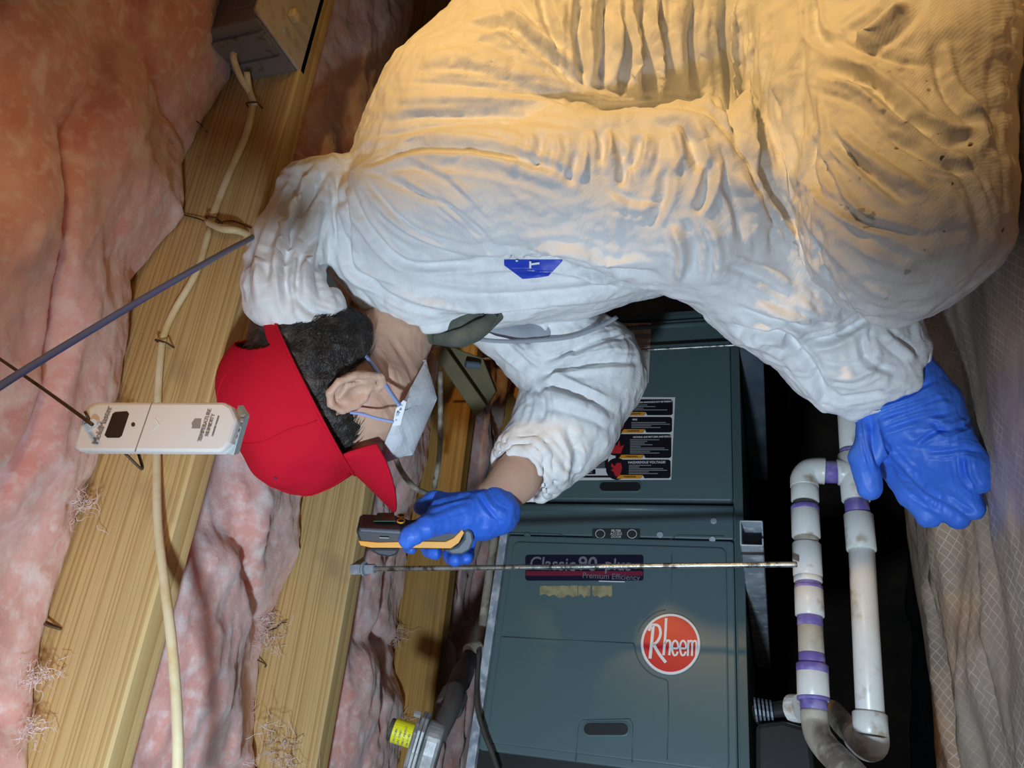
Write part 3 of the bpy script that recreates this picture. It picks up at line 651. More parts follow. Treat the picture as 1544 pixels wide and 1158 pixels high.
# residue of an old label
rs = np.random.RandomState(4)
for seg in ((814, 871), (872, 890), (893, 923)):
    xs_ = np.linspace(seg[0], seg[1], 9); topl = [(x, 883+rs.uniform(-.6, .8)) for x in xs_]; botl = [(x, 898+rs.uniform(-3, 4)) for x in xs_[::-1]]
    fpoly('label_residue', topl+botl, .0143, .0012, M_['tape'], lo)
# round emblem
def circ(cx, cy, r, n=48): return [(cx+r*math.cos(t), cy+r*math.sin(t)) for t in np.linspace(0, 2*math.pi, n, endpoint=False)]
fpoly('round_emblem', [(1011+45*math.cos(t), 971+46*math.sin(t)) for t in np.linspace(0, 2*math.pi, 56, endpoint=False)], .0180, .005, M_['wht'], lo, .001)
fpoly('emblem_face', [(1011+41*math.cos(t), 971+42*math.sin(t)) for t in np.linspace(0, 2*math.pi, 56, endpoint=False)], .0186, .002, M_['red'], lo)
def stroke(pts, w, off=.0190, m='wht', parent=lo):
    P = np.array([L(a, b, -off) for a, b in pts]); v, f = tube(P, w, 6, 5, flat=1., cap=True); v[:, 1] = -off+(v[:, 1]+off)*.15; return v, f
def poly_stroke(pts, wpx, off=.0192, n=5):
    P = spline([(a, b, 0) for a, b in pts], n)[:, :2]; T = np.gradient(P, axis=0); T /= np.linalg.norm(T, axis=1)[:, None]; Nn = np.stack([-T[:, 1], T[:, 0]], 1)*wpx/2
    A = P+Nn; B = P-Nn; V = np.array([L(a, b, -off) for a, b in np.vstack([A, B])]); n_ = len(P)
    return V, [(i, i+1, n_+i+1, n_+i) for i in range(n_-1)]
ms = [poly_stroke([(985, 943), (983, 965), (980, 993)], 4.6), poly_stroke([(978, 951), (984, 942.5), (993, 944), (996, 955), (992, 966), (985, 972)], 4.0), poly_stroke([(985, 971), (994, 986), (1004, 999)], 4.6),
      poly_stroke([(1004.5, 932), (1003, 960), (1000.5, 988)], 3.8), poly_stroke([(1002, 971), (1006, 966), (1010, 967), (1010.5, 975), (1009, 988)], 3.4)]
for ox in (1013.5, 1025.5):
    ms.append(poly_stroke([(ox+.5, 977.5), (ox+8.5, 977), (ox+8, 969.5), (ox+4.5, 966), (ox+.8, 970), (ox, 979), (ox+2.5, 987.5), (ox+6.5, 987), (ox+8.4, 982.5)], 2.9))
ms += [poly_stroke([(1038, 965), (1037.5, 976), (1037, 989)], 3.0), poly_stroke([(1038, 970), (1041, 966.3), (1043.6, 969), (1043.3, 989)], 2.8), poly_stroke([(1043.5, 970), (1047, 966.3), (1050, 969.5), (1049.5, 989)], 2.8)]
V, F = cat(*ms); new('lettering', V, F, M_['wht'], lo, local=True)
# warning label on the upper door
wl = fpoly('warning_label', [(862, 724), (1012, 723), (1018, 599), (862, 598)], .0108, .0015, M_['wht'], up_)
rows = [(602, 626, 'CARBON MONOXIDE MAY BE PRESENT', .85), (628.5, 652, 'FIRE', .2), (654.5, 690.5, 'NATURAL GAS MAY LEAK AND EXPLODE', 1.), (693, 721, 'HAZARDOUS VOLTAGE!', .7)]
for k, (y0, y1, head, hw) in enumerate(rows):
    xr = 1014.5-1.1*k; ym = (y0+y1)/2
    fpoly('warning_panel', rr2(938-4*k, y0, xr, y1, 4), .0112, .0008, M_['lblack'], wl)
    fpoly('warning_roundel', circ(934-3*k if k < 3 else 930, ym+(-1 if k < 3 else 0), 15.5 if k < 3 else 16.5, 28), .0113, .0008, M_['lblack'], wl)
    hx = 985 if k != 1 else 957
    if k == 3: hx = 975
    ft(head, hx-2*0, y0+4.2, .0114, .0052 if k != 3 else .0064, M_['wht'], wl, off=.00012, xs=.80 if k in (0, 2) else 1.)
    ly = y0+8.0; q = 0
    while ly < y1-6.5:
        w = (22, 34, 16, 52, 58, 30, 44, 26)[(q+k*3) % 8]; x0 = 954-2*k
        fpoly('print_line', [(x0, ly), (x0+w, ly), (x0+w, ly+1.1), (x0, ly+1.1)], .0114, .0003, M_['lgrey'], wl); ly += 2.5; q += 1
    fpoly('warning_tab', [(940-3.5*k, y1+.6), (944-3.5*k, y1-4.8), (974-1.5*k, y1-4.8), (970-1.5*k, y1+.6)], .0115, .0005, M_['lorange'], wl)
    ft('WARNING', 957-2.5*k, y1-2.1, .0118, .0048, M_['lblack'], wl, off=.0001)
    fpoly('caution_triangle', [(971-1.5*k, y1+.2), (976-1.5*k, y1+.2), (974-1.5*k, y1-4)], .0119, .0003, M_['wht'], wl)
    cx = 934-3*k if k < 3 else 930
    if k < 2: fl = [(-10, 3), (-6, 8), (2, 9.5), (8, 6), (10, -1), (8.5, -3), (9, -9), (5, -3), (5.5, -11), (0, -4), (-1, -8), (-4, 0), (-6, -3), (-7, 2)]
    elif k == 2: fl = [(-11, 3), (-8, 11), (8, 11), (13, -2), (7, 1), (6, -9), (2, 0), (-1, -3), (-5, -11), (-5, 0), (-10, -4), (-8, 4)]
    else: fl = [(-8, -9), (-3, -4), (0, -9), (6, -9), (8, -2), (6, 5), (4, 11), (-2, 11), (-5, 4), (-9, 2), (-5, -1), (-9, -4)]
    fpoly('flame_picture' if k < 3 else 'hand_picture', [(cx+a, ym+b) for a, b in fl], .0118, .0004, M_['redp'], wl)
fpoly('warning_link', [(929, 650), (935, 650), (934, 694), (928, 694)], .0112, .0006, M_['lblack'], wl)
for (a, b, c, d) in ((862, 672.5, 912, 684.5), (862, 687, 917, 706), (862, 707.5, 898, 715), (862, 717, 930, 720)):
    fpoly('warning_panel', rr2(a, b, c, d, 1.4), .0112, .0006, M_['lblack'], wl)
    yy = b+2.4
    while yy < d-2 and d < 716:
        fpoly('print_line', [(a+4, yy), (c-5, yy), (c-5, yy+.9), (a+4, yy+.9)], .0114, .0003, M_['lgrey'], wl); yy += 2.4
for yy in (653, 656, 665, 668, 670): fpoly('print_line', [(885, yy), (922, yy), (922, yy+.8), (885, yy+.8)], .0114, .0003, M_['lgrey'], wl)
rl = fpoly('rating_label', [(930, 487), (982, 487), (978, 577), (926, 577)], .0108, .0012, M_['whitecov'], up_)
fpoly('red_heading', [(962, 489.5), (977, 489), (977, 493.5), (962, 494)], .0112, .0006, M_['redp'], rl)
fpoly('grey_band', [(930, 504), (981, 503), (981, 510), (930, 511)], .0112, .0006, M_['lgrey'], rl)
for yy in (516, 519, 522, 540, 560, 573): fpoly('print_line', [(966, yy), (976, yy), (976, yy+.9), (966, yy+.9)], .0112, .0004, M_['lgrey'], rl)
# ------------------------------------------------------------------ hangers under the furnace
def strut(name, v0, v1, y0, y1, z0, z1, m, label):
    r = empty(name, tuple(NF*(DFN+y0)+DF*((v0+v1)/2)+np.array([0, 0, z0])), AF); tag(r, label, 'strut')
    w = v1-v0; h = z1-z0; l = y1-y0; t = .0022
    for nm, a, b in (('side_wall', (-w/2, 0, 0), (-w/2+t, l, h)), ('side_wall', (w/2-t, 0, 0), (w/2, l, h)), ('web', (-w/2, 0, h-t), (w/2, l, h)), ('flange', (-w/2, 0, 0), (-w/2+w*.3, l, t)), ('flange', (w/2-w*.3, 0, 0), (w/2, l, t))):
        V, F = box(a, b); new(nm, V, F, m, r, local=True, bevel=.0006)
    return r
a0 = hitn(1095, 822, NF, 1.075); a1 = hitn(1150, 785, NF, 1.075)
strut('steel_strut', a0@DF, a1@DF, 1.075-DFN, .62, a1[2], .2735, M_['galv'], 'bright galvanised steel channel sticking out under the furnace, open end facing out')
strut('steel_strut', .86, .90, -.055, .62, .2735-.045, .2735, M_['galvd'], 'galvanised steel channel in a shade-darkened colour under the far end of the furnace, beside the white sleeve')
def rod(label, top, bot, r, nuts=True, rings=40):
    root = empty('threaded_rod', tuple(bot)); tag(root, label, 'hanger rod')
    P = np.array([top+(bot-top)*t for t in np.linspace(0, 1, 420)]); T = np.arange(420)
    V, F = tube(P, np.where(T % 2 == 0, r, r*.86), 8, 1, smooth=False); new('rod', V, F, M_['zinc'], root, smooth=True)
    if nuts:
        d = (bot-top)/np.linalg.norm(bot-top)
        V, F = tube([top, top+d*.018], r*2.1, 6, 1, smooth=False); new('coupling_nut', V, F, M_['galv'], root)
        V, F = tube([top+d*.026, top+d*.042], r*1.9, 6, 1, smooth=False); new('hex_nut', V, F, M_['galv'], root)
        V, F = tube([top+d*.022, top+d*.024], r*2.8, 16, 1, smooth=False); new('washer', V, F, M_['galv'], root)
    return root
rt_ = hitz(531, 858, HJ+.001); wr_ = rt_@NF; rb = hitn(1202, 851, NF, wr_)
rod('zinc threaded rod hanging from the second joist, crossing the furnace front', rt_, rb, .0044)
r2b = hitn(1113, 520, NF, DFN-.045); r2t = r2b.copy(); r2t[2] = HJ+.02
rod('thin zinc threaded rod across the upper furnace door, behind the white elbow', r2t, r2b, .0032, False)
# ------------------------------------------------------------------ plastic drain pipes
pp = empty('drain_pipe', tuple(hitn(1225, 900, NF, 1.085))); tag(pp, 'white plastic drain pipes with purple primer bands below the furnace', 'pipe')
PW = 1.105
def pl(px, py, w=PW): return hitn(px, py, NF, w)
def ptube(name, pts, r, m, w=PW, smooth=True, n=6, parent=pp, seg=22):
    V, F = tube([pl(*(p if len(p) == 3 else (*p, w))) for p in pts], r, seg, n, smooth=smooth); return new(name, V, F, m, parent, smooth=False)
def fit(name, p0, p1, r, m=M_['pvc']):
    o = ptube(name, [p0, p1], r, m, smooth=False); 
    o.modifiers.new('bevel', 'BEVEL').width = .0012; 
    for p in o.data.polygons: p.use_smooth = len(p.vertices) == 4
    o.modifiers['bevel'].limit_method = 'ANGLE'; return o
R1, R2 = .0168, .0198
fit('elbow_socket', (1214, 757), (1213, 730), R2); el = ptube('elbow', [(1213, 735), (1213, 722), (1221, 712), (1236, 710), (1244, 710.5)], R2*1.02, M_['pvc'], n=8)
for p in el.data.polygons: p.use_smooth = len(p.vertices) == 4
fit('primer_band', (1243, 711), (1264, 712), R1*1.02, M_['purple'])
fit('elbow_socket', (1262, 712), (1284, 712), R2)
fit('tee', (1284, 686), (1291, 756), R2)
fit('primer_band', (1283, 678), (1284, 686), R1, M_['purple'])
fit('pipe', (1276, 560), (1284, 680), R1)
fit('primer_band', (1291, 756), (1294, 777), R1, M_['purple'])
fit('coupling', (1294, 776), (1299, 831), R2)
fit('pipe', (1299, 829), (1312, 1078), R1*1.02)
fit('elbow_socket', (1311, 1075), (1313, 1110), R2*1.05); el2 = ptube('elbow', [(1313, 1105), (1313, 1119, PW+.005), (1307, 1122, PW+.03), (1294, 1112, PW+.06)], [R2*1.06, R2*1.04, R2], M_['pvc'], n=8)
for p in el2.data.polygons: p.use_smooth = len(p.vertices) == 4
o = ptube('pipe', [(1296, 1113, PW+.05), (1275, 1095, PW+.14), (1255, 1072, PW+.26)], R1, M_['pvcd'])
fit('primer_band', (1213, 757), (1213.5, 767), R1, M_['blackish']);  # black ring marks the dark gap between elbow and coupling, without primer
fit('coupling', (1213.5, 764), (1215.5, 811), R2); fit('primer_band', (1213.4, 763.5), (1214, 772), R2*1.012, M_['purple'])
fit('pipe', (1215.5, 811), (1216, 821), R1, M_['pvcd'])
fit('adapter', (1216, 820), (1218, 870), R2); fit('collar', (1218, 870), (1218.5, 879), R2*.97)
fit('primer_band', (1218.5, 879), (1219, 889), R1*1.05, M_['purple']); fit('primer_band', (1219, 883), (1219.3, 890), R2*.95, M_['purple'])
fit('coupling', (1219.3, 888), (1221, 930), R2*.97)
fit('primer_band', (1221, 929), (1221.6, 945), R1, M_['purple']); fit('pipe', (1221.6, 944), (1223.5, 986), R1*.98, M_['pvcd']); fit('primer_band', (1223.5, 985), (1224.5, 1003), R1, M_['purple'])
fit('coupling', (1224.5, 1002), (1226.5, 1056), R2*1.02); fit('primer_band', (1224.45, 1001.5), (1225, 1016), R2*1.03, M_['purple']); fit('primer_band', (1226, 1050), (1226.6, 1057), R2*1.03, M_['purple'])
fit('primer_band', (1226.6, 1056), (1227, 1072), R1, M_['purple'])
o = ptube('pipe', [(1227, 1071), (1229, 1092), (1234, 1110, PW-.01), (1248, 1130, PW-.03), (1268, 1150, PW-.06), (1292, 1175, PW-.09), (1330, 1230, PW-.12), (1350, 1330, PW-.12)], R1, M_['pvcd'], n=8)
for p in o.data.polygons: p.use_smooth = len(p.vertices) == 4
# trap behind the pipes
tr = empty('condensate_trap', tuple(pl(1190, 1120, 1.17))); tag(tr, 'black plastic condensate trap with a white collar, low beside the furnace corner', 'trap')
V, F = tube([pl(1208, 1068, 1.15), pl(1195, 1069, 1.16)], [.018, .019], 20, 1, smooth=False); new('collar', V, F, M_['pvc'], tr)
V, F = tube([pl(1196, 1069, 1.16), pl(1168, 1073, 1.17), pl(1140, 1078, 1.18)], .013, 16, 3); new('tube', V, F, M_['black'], tr, smooth=True)
for q in range(5):
    V, F = tube([pl(1138+q*6, 1070+q, 1.165), pl(1141+q*6, 1070+q, 1.165)], .016, 14, 1, smooth=False); new('rib', V, F, M_['galvd'], tr)
V, F = prism([pl(1140, 1092, 1.14), pl(1180, 1086, 1.14), pl(1222, 1098, 1.14), pl(1232, 1190, 1.14), pl(1140, 1190, 1.14)], NF*.08); new('body', V, F, M_['black'], tr, bevel=.006)
# dark cable over the lower left corner of the furnace
wire('black_cable', [hitn(722, 980, NF, 1.26), hitn(719, 1030, NF, 1.26), hitn(720, 1068, NF, 1.25), hitn(730, 1105, NF, 1.25), hitn(742, 1135, NF, 1.255), hitn(752, 1165, NF, 1.26)], .0042, M_['blackish'], 'dark cable hanging over the lower left corner of the furnace', 'cable')
wire('white_pipe', [hitn(747, 800, NF, 1.40), hitn(733, 900, NF, 1.38), hitn(724, 975, NF, 1.36)], .0085, M_['pvcd'], 'thin cream pipe running along the top edge of the furnace', 'pipe')
# gas line and regulator
gp = empty('gas_pipe', tuple(at(690, 1040, 1.16))); tag(gp, 'dark iron gas pipe with elbows beside the furnace', 'pipe')
for nm, pts, r, m in (('pipe', [at(668, 1092, 1.10), at(684, 1050, 1.16), at(700, 1012, 1.24), at(712, 985, 1.32)], .015, 'blackish'), ('union', [at(676, 1070, 1.13), at(686, 1046, 1.16)], .022, 'blackish'), ('elbow', [at(692, 1030, 1.2), at(700, 1010, 1.24)], .018, 'blackish'), ('elbow', [at(706, 985, 1.3), at(722, 978, 1.32)], .016, 'pvcd')):
    V, F = tube(pts, r, 18, 4, smooth=len(pts) > 2); o = new(nm, V, F, M_[m], gp, smooth=len(pts) > 2, bevel=0 if len(pts) > 2 else .003)
rg = empty('gas_regulator', tuple(at(650, 1120, 1.05))); tag(rg, 'cast metal gas regulator with a bright yellow labelled cap', 'regulator')
# flat round casting seen nearly edge-on
ax = at(600, 1106, 1.055)-at(650, 1122, 1.05); ax /= np.linalg.norm(ax)
oval = [(0, -52), (14, -46), (24, -30), (26, 0), (24, 30), (14, 50), (0, 56), (-14, 50), (-24, 30), (-26, 0), (-24, -30), (-14, -46)]
c0 = at(640, 1130, 1.05); e1_ = at(672, 1072, 1.06)-c0; e1_ = e1_-ax*(e1_@ax); e1_ /= np.linalg.norm(e1_); e2_ = np.cross(ax, e1_); PXM = 1.05/FPX
def disc(off0, off1, s, nm, m, bev=.003):
    P = [c0+e1_*(-b)*PXM*s+e2_*a*PXM*s*1.2+ax*off0 for a, b in oval]; V, F = prism(P, ax*(off1-off0)); return new(nm, V, F, M_[m], rg, bevel=bev)
disc(-.022, .004, .86, 'housing', 'alu', .006); disc(.004, .009, 1.0, 'rim', 'alu', .001); disc(.0095, .0145, 1.0, 'rim', 'alu', .001); disc(.0145, .021, .8, 'cover', 'alu', .004)
V, F = tube([c0+ax*.018+e1_*.012, c0+ax*.050+e1_*.012], .0165, 24, 1, smooth=False); cap_ = new('yellow_cap', V, F, M_['yellow'], rg, bevel=.001)
V, F = tube([c0+ax*.049+e1_*.012, c0+ax*.056+e1_*.012], .0150, 20, 1, smooth=False); new('cap_end', V, F, M_['blackish'], rg, bevel=.001)
V, F = tube([c0+ax*.018+e1_*.042, c0+ax*.028+e1_*.042], .005, 6, 1, smooth=False); new('bolt', V, F, M_['alu'], rg)
V, F = tube([c0-ax*.012+e1_*.02, c0-ax*.022+e1_*.055+FW*.03, c0-ax*.02+e1_*.07+FW*.06], .014, 18, 4); new('pipe_boss', V, F, M_['blackish'], rg, smooth=True)
V, F = tube([c0-ax*.01-e1_*.04, c0-ax*.01-e1_*.09], .018, 18, 2); new('pipe_boss', V, F, M_['alu'], rg, smooth=True)
tdir = -(ax); cdir = -FW-ax*(-FW@ax); cdir /= np.linalg.norm(cdir); td = np.cross(cdir, ax)
for i in range(4):
    text(('CAUTION', 'GAS VENT', 'DO NOT PAINT', 'OR PLUG')[i], c0+ax*(.044-.0065*i)+e1_*.012+cdir*.0168, -td, ax, .0045, M_['ink'], parent=cap_)
# timber block and bracket behind the far arm
bk = empty('timber_block', tuple(at(700, 575, 1.42))); tag(bk, 'dull greenish timber block seen between the mask and the far sleeve', 'timber')
P = [at(672, 520, 1.40), at(724, 548, 1.44), at(746, 600, 1.44), at(722, 628, 1.40), at(655, 535, 1.38)]
V, F = prism([at(650, 530, 1.38), at(668, 518, 1.38), at(734, 612, 1.38), at(718, 628, 1.38)], FW*.03); new('face_edge', V, F, M_['woodb'], bk, bevel=.002)
V, F = prism([at(668, 518, 1.41), at(728, 540, 1.41), at(748, 590, 1.41), at(734, 612, 1.41)], FW*.12); new('block', V, F, M_['woodb'], bk, bevel=.002)
V, F = tube([at(702, 549, 1.38), at(722, 551, 1.39)], .007, 12, 1, smooth=False); new('lag_bolt', V, F, M_['galvd'], bk)
wire('cream_wire', [at(664, 560, 1.36), at(664, 640, 1.36), at(662, 690, 1.38), at(655, 735, 1.42)], .0050, M_['pvcd'], 'cream wire hanging down in the dark behind the mask', 'cable')
wire('cream_wire', [at(596, 690, 1.20), at(606, 712, 1.22), at(625, 735, 1.25), at(645, 745, 1.30)], .0048, M_['pvcd'], 'short dull wire curving behind the peak of the mask', 'cable')
# supply duct beyond the furnace end
sd = empty('supply_duct', tuple(NF*(DFN+.1)+DF*.97+np.array([0, 0, .28])), AF); tag(sd, 'dull duct with brown wrap at the far end of the furnace', 'duct')
def dbox(nm, a, b, m, bev=.01): V, F = box(a, b); return new(nm, V, F, M_[m], sd, local=True, bevel=bev)
dbox('duct_body', (.03, .02, .02), (.9, .5, .40), 'duct', .02); dbox('collar', (.0, -.02, .0), (.03, .52, .42), 'galvd', .002); dbox('flange', (.055, -.02, .08), (.14, .02, .36), 'galvd', .004)
dbox('seam', (.10, -.03, .12), (.30, .018, .16), 'greybox', .004)
# ------------------------------------------------------------------ the person
per = empty('person', tuple(PERSON_LOC)); tag(per, 'person kneeling in a white coverall, red cap, white mask and blue gloves', 'person')
def C(px, py, z, r): return at(px, py, z), r*z/FPX
def chain(P, pts, k=.02, s=1.):
    d = None; q = [C(*p) for p in pts]
    for (a, ra), (b, rb) in zip(q[:-1], q[1:]):
        c = capd(P, a, b, ra*s, rb*s); d = c if d is None else smin(d, c, k)
    return d
def bounds(*chs):
    A = [];
    for ch in chs:
        for p in ch: c, r = C(*p); A += [c-r, c+r]
    A = np.array(A); return A.min(0)-.03, A.max(0)+.03
TORSO = [(640, 370, 1.0, 128), (740, 260, 1.02, 196), (880, 112, 1.05, 198), (1000, -80, 1.08, 238), (1060, -200, 1.08, 238)]
BELLY = [(660, 395, .99, 100), (860, 355, 1.0, 116), (985, 345, 1.0, 92), (1080, 250, 1.0, 110)]
WAIST = [(960, 60, 1.02, 150), (1090, 60, 1.0, 130), (1200, 100, .98, 120)]
ARM = [(600, 315, .92, 84), (720, 290, .89, 95), (860, 282, .86, 108), (1042, 300, .85, 133)]
FORE = [(1042, 300, .85, 131), (1172, 420, .88, 104), (1280, 520, .90, 88), (1303, 548, .90, 84)]
LEG1 = [(1230, -170, .95, 150), (1292, 130, .83, 146), (1366, 335, .72, 133)]
LEG2 = [(1366, 335, .72, 133), (1392, 90, .74, 118), (1380, -170, .80, 116)]
FARU = [(740, 455, 1.10, 62), (830, 520, 1.11, 72), (888, 556, 1.12, 82)]
FARF = [(888, 556, 1.12, 82), (850, 640, 1.08, 74), (802, 697, 1.04, 60)]
HOOD = [(520, 290, .95, 48), (472, 302, .93, 52), (438, 355, .915, 52), (428, 436, .90, 54), (466, 458, .90, 42), (496, 470, .90, 28)]
HOOD2 = [(500, 330, .96, 60), (560, 370, .97, 70)]
def suit(P):
    d = chain(P, TORSO, .05); d = smin(d, chain(P, BELLY, .04), .05); d = smin(d, chain(P, WAIST, .04), .04)
    d = smin(d, chain(P, HOOD2, .02), .03); d = smin(d, chain(P, HOOD, .012), .012)
    a = smin(chain(P, ARM, .02), chain(P, FORE, .03), .03); d = smin(d, a, .016)
    d = smin(d, smin(chain(P, FARU, .02), chain(P, FARF, .02), .012), .016)
    l = smin(chain(P, LEG1, .03), chain(P, LEG2, .03), .03); d = smin(d, l, .016)
    # openings: neck, hood notch, both sleeve ends
    d = np.maximum(d, -chain(P, [(590, 560, .98, 64), (612, 440, 1.01, 54)], .01))
    d = np.maximum(d, -chain(P, [(512, 452, .88, 9), (496, 430, .90, 11), (480, 405, .90, 8)], .01))
    d = np.maximum(d, -chain(P, [(1298, 540, .90, 62), (1400, 620, .90, 74)], .01))
    d = np.maximum(d, -chain(P, [(806, 690, 1.035, 42), (740, 775, 1.0, 50)], .01))
    d = np.maximum(d, -chain(P, [(700, 512, 1.03, 26), (820, 500, 1.05, 12)], .01))
    return d
lo_, hi_ = bounds(TORSO, BELLY, WAIST, ARM, FORE, LEG1, LEG2, FARU, FARF, HOOD)
V, F = nets(suit, lo_, hi_, .0085)
V, F = subdivide(V, F); V, F = subdivide(V, F)
N = vnormals(V, F)
# general crumple first
Q = V-PERSON_LOC
V = V+N*(.005*fbm(Q*6, 2, 81)+.0030*ridged(Q*np.array([10, 9, 6]), 2, 82))[:, None]
x_, y_, z_ = topx(V)
cr = np.clip((x_-1040)/120, 0, 1)*np.clip((1430-x_)/60, 0, 1)*np.clip((y_-300)/120, 0, 1)+np.clip((x_-680)/60, 0, 1)*np.clip((y_-480)/60, 0, 1)*(x_ < 1000)*.35+np.clip((560-x_)/60, 0, 1)
V = V+N*(.0042*np.clip(cr, 0, 1)*ridged(Q*17+.4*noise(Q*9, 84)[:, None], 2, 83)+(.0011+.0012*np.clip(cr, 0, 1))*ridged(Q*30+.5*noise(Q*14, 85)[:, None], 2, 86)-.0009*ridged(Q*48+.5*noise(Q*20, 87)[:, None], 2, 88))[:, None]
N = vnormals(V, F)
c_, r_ = -.0075, .0065
